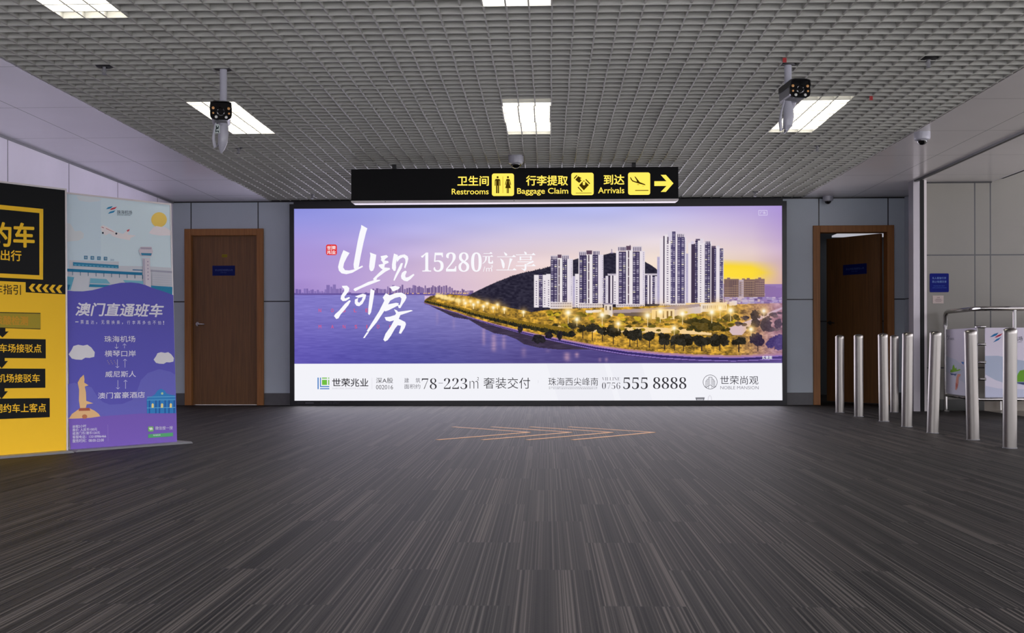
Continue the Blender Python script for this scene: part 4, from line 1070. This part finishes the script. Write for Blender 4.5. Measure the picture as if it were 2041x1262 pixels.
def art_airport(parent, w, h):
    C_ = [(139.5, 384), (336, 405), (352, 884), (146, 898.5)]
    s = Sheet(C_, w, h - 0.012, 0, 0.012, 0.0036, 0.00025)
    A = lambda pts: [(130 + x * 0.18225, 370 + y * 0.18225) for x, y in pts]
    B = lambda pts: [(130 + x * 0.26936, 580 + y * 0.26936) for x, y in pts]
    s.poly(C_, (222, 240, 248), False)
    # sky, paler to the right
    s.poly(A([(55, 75), (420, 110), (420, 1150), (60, 1150)]), (216, 235, 246))
    s.poly(A([(170, 100), (300, 98), (430, 130), (400, 155), (300, 165), (200, 150)]), (226, 234, 240))
    s.poly(A([(58, 380), (110, 395), (140, 450), (155, 475), (210, 468), (245, 500), (240, 545), (190, 575), (110, 582), (60, 590)]), (226, 232, 236))
    s.ell(*A([(1012, 348)])[0], 14.6, 14.6, (250, 214, 110))
    s.poly(A([(910, 490), (950, 430), (985, 415), (1040, 425), (1075, 425), (1110, 450), (1140, 470), (1145, 515), (1020, 518), (940, 505)]), (244, 236, 240))
    # aeroplane
    s.poly(A([(412, 425), (440, 408), (480, 425), (580, 485), (645, 500), (690, 460), (712, 452), (690, 505), (775, 520), (720, 545), (715, 570), (600, 548), (540, 528), (510, 495), (460, 520), (425, 470)]), (244, 238, 240))
    s.poly(A([(680, 462), (712, 448), (706, 470), (690, 478)]), (214, 96, 106)); s.poly(A([(425, 425), (450, 435), (446, 441), (425, 431)]), (196, 92, 110), False)
    s.poly(A([(470, 440), (550, 480), (548, 484), (468, 446)]), (210, 120, 130), False)
    s.ell(*A([(438, 491)])[0], 1.7, 1.9, (38, 46, 66), up=False); s.ell(*A([(575, 498)])[0], 1.9, 2.0, (38, 46, 66), up=False)
    # airport logo
    for pts, c in (([(470, 238), (490, 218), (540, 204), (520, 228), (495, 236)], (46, 142, 190)), ([(505, 248), (530, 226), (582, 212), (560, 236), (530, 245)], (214, 66, 84)), ([(488, 288), (510, 265), (566, 250), (545, 274), (515, 282)], (46, 142, 190))): s.poly(A(pts), c)
    s.text('珠海机场', tuple(np.ravel(A([(582, 248), (735, 288)]))), (64, 84, 100), 0.0, skew=0.8); s.text('ZHUHAI AIRPORT', tuple(np.ravel(A([(582, 290), (725, 303)]))), (96, 116, 130), 0.0, skew=0.8)
    # terminal and apron
    s.poly(A([(95, 785), (600, 800), (600, 845), (900, 850), (1150, 865), (1150, 1160), (60, 1160), (60, 880), (95, 880)]), (212, 216, 224))
    for k in range(4):
        x = 262 + 67 * k; s.poly(A([(x - 18, 736 + 4 * k), (x + 18, 737 + 4 * k), (x + 18, 776 + 4 * k), (x - 18, 775 + 4 * k)]), (74, 140, 176))
    for k, ch in enumerate('珠海机场'):
        x = 262 + 67 * k; s.text(ch, tuple(np.ravel(A([(x - 11, 744 + 4 * k), (x + 11, 768 + 4 * k)]))), (212, 224, 232), 0.0)
    s.text('ZHUHAI', tuple(np.ravel(A([(512, 772), (550, 792)]))), (110, 150, 180))
    s.poly(A([(130, 806), (596, 838), (596, 874), (130, 846)]), (52, 136, 176))
    for k in range(12): s.poly(A([(140 + 38 * k, 830 + 2.3 * k), (170 + 38 * k, 832 + 2.3 * k), (165 + 38 * k, 842 + 2.3 * k), (146 + 38 * k, 841 + 2.3 * k)]), (112, 184, 212), k == 0)
    s.poly(A([(60, 876), (840, 918), (840, 948), (60, 908)]), (34, 126, 170)); s.poly(A([(740, 884), (842, 888), (842, 898), (740, 894)]), (40, 110, 156)); s.poly(A([(925, 888), (1148, 902), (1148, 925), (925, 908)]), (176, 176, 194))
    for k in range(10): x = 124 + 80 * k; s.poly(A([(x - 3, 905 + 4.4 * k), (x + 3, 905 + 4.4 * k), (x + 3, 948 + 4.4 * k), (x - 3, 948 + 4.4 * k)]), (46, 110, 140), k == 0)
    s.poly(A([(60, 960), (140, 970), (100, 1110), (60, 1110)]), (104, 180, 206)); s.poly(A([(305, 980), (470, 990), (510, 1040), (300, 1035)]), (122, 186, 208)); s.poly(A([(298, 1045), (530, 1055), (560, 1080), (290, 1075)]), (40, 136, 176)); s.poly(A([(60, 1050), (100, 1052), (80, 1110), (60, 1112)]), (34, 122, 166))
    s.poly(A([(640, 1000), (850, 1010), (850, 1060), (680, 1050)]), (128, 190, 210)); s.poly(A([(930, 1060), (1152, 1075), (1152, 1170), (930, 1110)]), (46, 140, 180)); s.poly(A([(940, 920), (1145, 930), (1148, 1060), (940, 1055)]), (206, 208, 218))
    for k in range(5): s.poly(A([(945, 945 + 24 * k), (1145, 955 + 24 * k), (1145, 958 + 24 * k), (945, 948 + 24 * k)]), (184, 190, 204), k == 0)
    # control tower
    s.poly(A([(840, 760), (915, 760), (930, 1090), (850, 1060)]), (224, 216, 226)); s.poly(A([(800, 680), (820, 640), (930, 640), (945, 690), (930, 745), (825, 740)]), (222, 212, 222)); s.poly(A([(818, 645), (932, 648), (928, 668), (820, 665)]), (188, 178, 196))
    s.poly(A([(822, 706), (934, 710), (926, 736), (830, 732)]), (66, 140, 178))
    for k in range(6): s.ell(*A([(893 + k, 800 + 38 * k)])[0], 0.9, 1.4, (150, 140, 170), up=(k == 0))
    s.poly(A([(845, 770), (862, 770), (872, 1060), (852, 1060)]), (190, 184, 202))
    # violet field with its wavy top
    s.poly(A([(62, 1115), (130, 1122), (220, 1124), (320, 1112), (420, 1085), (520, 1050), (620, 1030), (720, 1026), (800, 1035), (870, 1055), (940, 1085), (1020, 1112), (1100, 1140), (1160, 1165)]) + [C_[2], C_[3]], (97, 93, 190))
    # two soft hills
    s.poly(B([(38, 680), (90, 665), (150, 690), (210, 700), (250, 770), (290, 815), (340, 835), (430, 830), (500, 800), (535, 730), (560, 650), (610, 595), (690, 565), (770, 585), (806, 610), (818, 910), (40, 935)]), (110, 109, 198))
    s.poly(B([(46, 942), (270, 925), (560, 905), (818, 905)]) + [C_[2], C_[3]], (128, 99, 194))
    # clouds
    for cx, cy, rx, ry in ((142, 440, 1.0, 1.0), (722, 485, 0.78, 0.78)):
        s.poly(B([(cx + rx * x, cy + ry * y) for x, y in ((-92, 10), (-70, -25), (-58, -52), (-25, -62), (10, -55), (40, -62), (68, -40), (92, -5), (88, 30), (55, 38), (25, 36), (0, 52), (-40, 50), (-70, 42))]), (226, 224, 228))
    # a plain statue on a round plinth and a plain blue facade
    s.poly(B([(48, 942), (70, 905), (110, 875), (135, 862), (195, 862), (230, 880), (260, 905), (272, 925), (200, 936), (120, 940)]), (238, 192, 136)); s.poly(B([(120, 862), (195, 858), (200, 880), (118, 882)]), (176, 92, 70)); s.ell(*B([(160, 926)])[0], 5, 4.6, (196, 122, 84))
    s.poly(B([(128, 860), (120, 800), (122, 720), (112, 665), (130, 630), (155, 605), (160, 640), (158, 665), (188, 686), (162, 695), (170, 740), (172, 805), (222, 824), (175, 832), (168, 860)]), (240, 196, 138))
    s.poly(B([(606, 905), (602, 790), (635, 775), (660, 760), (680, 728), (705, 715), (728, 728), (745, 752), (775, 762), (806, 768), (812, 905)]), (54, 136, 204))
    for x in (618, 664, 690, 730, 758, 795): s.poly(B([(x, 800), (x + 9, 800), (x + 9, 905), (x, 905)]), (36, 96, 172), x == 618)
    for y in (776, 800, 860): s.poly(B([(604, y), (808, y - 2), (808, y + 3), (604, y + 5)]), (104, 182, 224), y == 776)
    for x in (645, 712, 775): s.poly(B([(x - 8, 862), (x - 8, 835), (x, 826), (x + 8, 835), (x + 8, 862)]), (246, 232, 150), x == 645)
    s.ell(*B([(712, 752)])[0], 2.2, 2.6, (190, 220, 170))
    # lettering
    Wt = (236, 234, 244)
    tx = lambda t, x0, y0, x1, y1, bold=0.0, sk=0.0, c=Wt, shear=0.0: s.text(t, tuple(np.ravel(B([(x0, y0), (x1, y1)]))), c, bold, shear, skew=sk * 0.26936, up=False)
    s.up()
    tx('澳门直通班车', 98, 62, 718, 162, 0.026, 12, shear=0.2)
    for ch, x in zip('一票直达，无需换乘，行李再多也不怕！', np.linspace(108, 724, 18)): tx(ch, x - 11, 194 + (x - 108) * 0.012 + (10 if ch == '一' else (16 if ch == '，' else 0)), x + (11 if ch not in '，！' else -3), 222 + (x - 108) * 0.012 - (12 if ch == '一' else 0), 0.0)
    tx('珠海机场', 300, 312, 518, 360, 0.008); tx('横琴口岸', 302, 422, 522, 470, 0.008); tx('威尼斯人', 306, 578, 524, 626, 0.008); tx('澳门富豪酒店', 254, 742, 588, 790, 0.008, -6)
    for x, ya, yb0, dn in ((386, 372, 408, 1), (442, 372, 406, 0), (392, 490, 554, 1), (446, 488, 552, 0), (396, 648, 716, 1), (450, 648, 714, 0)):
        s.line(B([(x, ya), (x, yb0)]), 0.7, Wt, False); yy, d_ = (yb0, -12) if dn else (ya, 12)
        s.line(B([(x - 12, yy + d_), (x, yy), (x + 12, yy + d_)]), 0.7, Wt, False)
    for k in range(9): s.ell(*B([(322 + 24 * (k % 3) + 6 * (k // 3), 500 + 12 * (k // 3))])[0], 0.8, 0.7, (200, 180, 140), 8, False)
    for t_, y0, y1, x1 in (('单程2小时', 992, 1016, 170), ('票价: 人民币100元', 1018, 1042, 248), ('或澳门币/港币120元', 1045, 1068, 268), ('客服电话：13318986466', 1072, 1096, 312), ('服务时间：08:00-22:00', 1100, 1128, 296)): tx(t_, 72, y0, x1, y1, 0.004, -6)
    s.line(B([(324, 990), (326, 1120)]), 0.5, (160, 140, 206), False)
    s.rr(*np.ravel(B([(613, 1006), (652, 1046)])), 2, (128, 190, 110)); s.up(); s.poly(B([(618, 1018), (640, 1014), (648, 1030), (628, 1036)]), (232, 240, 228), False)
    tx('微信搜一搜', 664, 1006, 790, 1034, 0.0, -2); s.poly(B([(614, 1068), (793, 1056), (793, 1084), (614, 1096)]), (92, 178, 120), False); s.up(); tx('珠海机场', 650, 1069, 702, 1082, 0.0, -2)
    s.build('banner_print', M['lit_print'], parent)

def art_taxi(parent, w, h):
    # the drawing runs on past the frame of the photograph to the sheet's own left edge
    C_ = [(-104, 350.5), (137.5, 376.5), (138.5, 898), (-104, 920)]
    s = Sheet(C_, w, h - 0.012, 0, 0.012, 0.0036, 0.00025)
    A = lambda pts: [(x * 0.22971, 350 + y * 0.22971) for x, y in pts]
    B = lambda pts: [(x * 0.26132, 600 + y * 0.26132) for x, y in pts]
    YL, BK = (250, 199, 44), (8, 10, 12)
    s.poly(C_, YL, False)
    s.poly([C_[0], C_[1]] + A([(594, 1022), (262, 1008), (262, 920), (-450, 895)]), BK)
    s.poly(A([(-450, 205), (410, 280), (406, 896), (-450, 862)]), YL); s.poly(A([(-450, 245), (378, 316), (376, 858), (-450, 826)]), BK)
    s.up()
    s.text('约车', tuple(np.ravel(A([(-32, 395), (338, 612)]))), YL, 0.03, skew=2, up=False); s.text('客出行', tuple(np.ravel(A([(-42, 635), (228, 730)]))), YL, 0.02, skew=2, up=False)
    s.text('车指引', tuple(np.ravel(A([(-2, 938), (222, 1026)]))), BK, 0.006, skew=1.2, up=False)
    for k in range(5): x = 287 + 56 * k; y = 1.2 * k; s.poly(A([(x, 967 + y * 1.7), (x + 28, 932 + y * 1.7), (x + 56, 934 + y * 1.7), (x + 30, 968 + y * 1.7), (x + 54, 1004 + y * 1.7), (x + 26, 1002 + y * 1.7)]), YL, False)
    s.poly(B([(-400, 78), (337, 86), (337, 213), (-400, 192)]), (60, 52, 22)); s.poly(B([(-400, 84), (336, 93), (335, 207), (-400, 190)]), (166, 146, 44)); s.up()
    s.text('核酸检测', tuple(np.ravel(B([(2, 108), (246, 180)]))), (204, 146, 40), 0.02, skew=1, up=False)
    for y0, y1, xr, t_, x0, x1, ty0, ty1, sk in ((288, 434, 374, '停车场接驳点', -28, 343, 326, 392, 0), (514, 664, 370, '乘机场接驳车', -42, 330, 558, 624, -1.0), (740, 898, 401, '网约车上客点', 2, 374, 788, 856, -2.2)):
        s.poly(B([(-400, y0 - 4 + (8 if y0 > 500 else 0) + (10 if y0 > 700 else 0)), (xr, y0), (xr, y1 - (4 if y0 > 500 else 0) - (8 if y0 > 700 else 0)), (-400, y1 + (14 if y0 > 500 else 2) + (14 if y0 > 700 else 0))]), BK); s.up()
        s.text(t_, tuple(np.ravel(B([(x0, ty0), (x1, ty1)]))), YL, 0.014, skew=sk, up=False)
    for x, y0, y1 in ((58, 205, 278), (52, 432, 514), (50, 664, 748)):
        s.poly(B([(x - 22, y0), (x + 22, y0), (x + 22, y0 + 26), (x + 46, y0 + 26), (x, y1), (x - 46, y0 + 26), (x - 22, y0 + 26)]), BK)
    s.build('banner_print', M['lit_print'], parent)

ang = math.atan2(0.642, 0.526)
banner((-3.308, 7.486, 0), ang, 0.83, 1.797, 0.038, 'blue and violet airport shuttle banner stand left of the closed door', art_airport)
ang2 = math.atan2(0.384, 0.289)
Lw = 0.85
banner((-3.305 - Lw * math.cos(ang2), 7.44 - Lw * math.sin(ang2), 0), ang2, Lw, 1.806, 0.006, 'yellow and black ride pick-up guide banner at the left edge of the photo', art_taxi, 0.0)

# ================================================================== STEEL BARRIER WITH PRINTED PANELS
br = empty('display_barrier', (4.9, 11.7, 0))
def loc(x, y, z): return (x - 4.9, y - 11.7, z)
PA, PB, PCn = (4.412, 12.26), (4.356, 11.24), (4.425, 11.2)
XR = 5.62
tr = [loc(*PA, 0.93), loc(*PA, 1.05), loc(4.411, 12.235, 1.088), loc(4.408, 12.18, 1.10)]
tr += [loc(4.372, 11.42, 1.10), loc(4.374, 11.30, 1.10), loc(4.40, 11.225, 1.10), loc(4.47, 11.2, 1.10), loc(XR - 0.06, 11.2, 1.10), loc(XR - 0.01, 11.22, 1.10), loc(XR, 11.28, 1.10), loc(XR, 12.20, 1.10)]
MB().tube(tr, 0.024, 14).build('top_rail', M['chrome'], br)
MB().tube([loc(*PA, 0.18), loc(4.362, 11.30, 0.18), loc(4.385, 11.215, 0.18), loc(4.45, 11.2, 0.18), loc(XR - 0.03, 11.2, 0.18), loc(XR, 11.23, 0.18), loc(XR, 12.2, 0.18)], 0.017, 12).build('bottom_rail', M['chrome'], br)
for x, y, za, zb in ((4.412, 12.26, 0.0, 0.95), (4.72, 11.2, 0.17, 1.09), (5.36, 11.2, 0.17, 1.09), (XR - 0.06, 11.2, 0.0, 0.19), (XR, 12.2, 0.0, 1.10)):
    lg = MB().tube([loc(x, y, za + (0.012 if za == 0 else 0)), loc(x, y, zb)], 0.019, 14).build('leg', M['chrome'], br)
    if za == 0: MB().lathe([(0.042, 0), (0.042, 0.01), (0.02, 0.016)], 18, c=loc(x, y, 0)).build('foot', M['chrome'], lg)
MB().tube([loc(5.03, 12.3, 0.01), loc(5.03, 12.3, 0.18), loc(5.03, 11.9, 0.18), loc(5.03, 11.25, 0.18)], 0.011, 10).build('leg', M['chrome'], br)
for z in (0.915, 0.738, 0.556, 0.386):
    MB().tube([loc(4.362, 11.27, z), loc(4.375, 11.232, z), loc(4.40, 11.21, z), loc(4.435, 11.2, z)], 0.014, 10).build('link_tube', M['chrome'], br)
def bpanel(xa, ya, xb, yb, art, w, z0=0.20, z1=0.905):
    o = MB().box((0, 0.0, 0), (w, 0.012, z1 - z0)).build('printed_panel', M['paper'], br)
    o.location = loc(xa, ya, z0); o.rotation_euler.z = math.atan2(yb - ya, xb - xa)
    art(o, w, z1 - z0); return o
ADS = lambda pts: [(1870 + x * 0.0951, 600 + y * 0.0951) for x, y in pts]
AD2 = lambda pts: [(1860 + x * 0.09506, 720 + y * 0.09506) for x, y in pts]
def logo(s, x, y, k, c1=(36, 108, 160), c2=(170, 34, 60)):
    for pts, c in (([(0, 95), (90, 30), (185, 0), (140, 60), (60, 90)], c1), ([(95, 110), (170, 55), (275, 15), (215, 75), (140, 105)], c2), ([(65, 215), (140, 140), (245, 95), (180, 165)], c1)):
        s.poly([(x + a * k, y + b_ * k) for a, b_ in pts], c, False)
def art_left(o, w, h):
    C_ = [(1883, 655), (1949, 651), (1949, 790), (1883, 785)]
    s = Sheet(C_, w, h, 0, 0, -0.001, 0.0003); s.poly(C_, (206, 200, 214), False)
    s.poly([(1883, 708), (1905, 716), (1925, 732), (1949, 738), (1949, 788), (1883, 784)], (190, 194, 210)); s.poly([(1883, 740), (1905, 752), (1930, 766), (1949, 770), (1949, 790), (1883, 785)], (204, 202, 216)); s.up()
    for a in ((1886, 667, 3), (1889, 668, 3.4), (1887.5, 673, 3.2)): s.poly([(a[0], a[1] + 4), (a[0] + 1.6, a[1]), (a[0] + 3.4, a[1] - 1), (a[0] + 1.4, a[1] + 3.6)], (110, 120, 140), False)
    s.text('珠海机场', (1892, 671.5, 1901.5, 676.5), (84, 88, 104), up=False)
    s.poly(AD2([(350, 225), (365, 165), (395, 180), (410, 90), (435, 60), (460, 150), (490, 120), (500, 175), (570, 155), (590, 170), (480, 230), (400, 245)]), (120, 170, 50)); s.poly(AD2([(300, 235), (400, 232), (560, 190), (640, 170), (600, 225), (520, 250), (420, 255)]), (180, 186, 204)); s.poly(AD2([(350, 250), (440, 262), (500, 255), (470, 305), (430, 285), (375, 290)]), (70, 84, 128))
    s.poly(AD2([(520, 260), (590, 262), (580, 300), (545, 330), (540, 440), (520, 540), (490, 610), (465, 590), (475, 470), (490, 340)]), (214, 150, 130)); s.poly(AD2([(480, 440), (525, 490), (510, 580), (475, 520)]), (190, 104, 90)); s.poly(AD2([(600, 0), (660, 0), (655, 60), (630, 40)]), (60, 120, 190))
    s.build('panel_print', M['lit_print'], o)
def art_front(o, w, h):
    C_ = [(1964, 650.5), (2201, 651), (2201, 797), (1964, 793)]
    s = Sheet(C_, w, h, 0, 0, -0.001, 0.0003); s.poly(C_, (206, 200, 214), False)
    s.poly([(1964, 708), (1990, 708), (2020, 715), (2060, 722), (2200, 730), (2201, 796), (1964, 793)], (164, 174, 194)); s.poly([(1964, 746), (1985, 758), (2005, 765), (2060, 770), (2201, 770), (2201, 797), (1964, 793)], (202, 198, 212)); s.poly([(1964, 769), (1990, 775), (2030, 777), (2201, 785), (2201, 797), (1964, 793)], (180, 184, 204)); s.up()
    logo(s, 1973.5, 660.5, 0.0951)
    s.text('珠海机场', (2003, 668.5, 2039.5, 677.5), (60, 62, 76), 0.004, up=False); s.text('ZHUHAI AIRPORT', (2003, 679, 2038, 681.5), (120, 120, 136), up=False)
    s.poly([(2024, 762), (2030, 745), (2034, 739), (2044, 737), (2060, 742), (2074, 750), (2080, 762)], (96, 150, 40)); s.poly([(2022, 763), (2082, 763), (2070, 770), (2040, 768)], (52, 62, 104))
    s.build('panel_print', M['lit_print'], o)
bpanel(*PA, *PB, art_left, math.hypot(PB[0] - PA[0], PB[1] - PA[1]))
bpanel(*PCn, XR - 0.04, 11.2, art_front, XR - 0.04 - PCn[0])
bpanel(XR, 11.26, XR, 12.2, lambda o, w, h: None, 0.94)
tag(br, 'polished steel tube barrier with white printed airport panels at the right edge', 'barrier')

# ================================================================== WALL SIGNS AND SMALL FITTINGS
YW = 12.39
wk = empty('wall_sign', (4.39, YW, 1.43))
tag(wk, 'square blue notice with white lettering on the beige wall', 'sign')
MB().prism(rrect(-0.105, -0.105, 0.105, 0.105, 0.012), -0.006, 0).build('plate', M['blue_plate'], wk)
s = Sheet([(0, 0), (100, 0), (100, 100), (0, 100)], 0.21, 0.21, -0.105, -0.105, -0.0066)
s.text('无人看管行李', (12, 19, 86, 31), (120, 150, 205), 0.0, up=False).text('禁止吸烟饮食', (12, 38, 88, 50), (120, 150, 205), 0.0, up=False)
s.build('sign_lettering', M['lit_print'], wk); s = Sheet([(0, 0), (100, 0), (100, 100), (0, 100)], 0.21, 0.21, -0.105, -0.105, -0.0066)
s.text('PLEASE DO NOT', (20, 64, 78, 69), (60, 92, 180), up=False).text('LEAVE LUGGAGE UNATTENDED', (14, 74, 88, 79), (60, 92, 180), up=False)
s.build('sign_lettering', M['lit_print'], wk)
ws = empty('notice_plate', (4.377, YW, 1.243)); tag(ws, 'small pale notice plate under the blue wall sign', 'notice')
MB().box((-0.06, -0.004, -0.044), (0.06, 0, 0.044)).build('plate', mat('pale_notice', (190, 174, 168), 0.5), ws)
s = Sheet([(0, 0), (120, 0), (120, 88), (0, 88)], 0.12, 0.088, -0.06, -0.044, -0.0046)
s.text('注意', (44, 14, 78, 28), (92, 80, 80), 0.0, up=False)
for y, x0, x1 in ((38, 32, 92), (50, 22, 104), (63, 30, 96)): s.rect(x0, y, x1, y + 4, (118, 104, 102), False)
s.build('notice_lettering', M['lit_print'], ws)

al = empty('alarm_bell', (4.405, 13.0, 2.36)); tag(al, 'small grey alarm fitting high on the return wall beside the open door', 'alarm')
MB().box((-0.03, -0.05, -0.14), (0, 0.05, -0.02)).build('housing', M['grey_metal'], al, 0.005)
MB().tube([(-0.02, -0.05, 0.12), (-0.035, -0.05, 0.05), (-0.035, -0.02, 0.005), (-0.035, 0.03, 0.005), (-0.035, 0.055, 0.05), (-0.02, 0.055, 0.12)], 0.012, 10).build('bell_loop', M['grey_metal'], al)

for x, y, lab in ((2.392, 8.14, 'tiny red tag hanging from the grid ceiling right of the right ceiling light'), (1.522, 7.04, 'tiny red tag on the grid ceiling beside the right camera pole')):
    tg = MB().box((-0.012, -0.001, -0.03), (0.012, 0.001, 0.0)).build('red_tag', M['red_tag']); tg.location = (x, y, H + 0.001); tag(tg, lab, 'tag', 'red tags on the ceiling grid')

# tidy: empties made only as scratch
for o in list(bpy.data.objects):
    if o.users_collection == () and o.type == 'EMPTY': bpy.data.objects.remove(o)
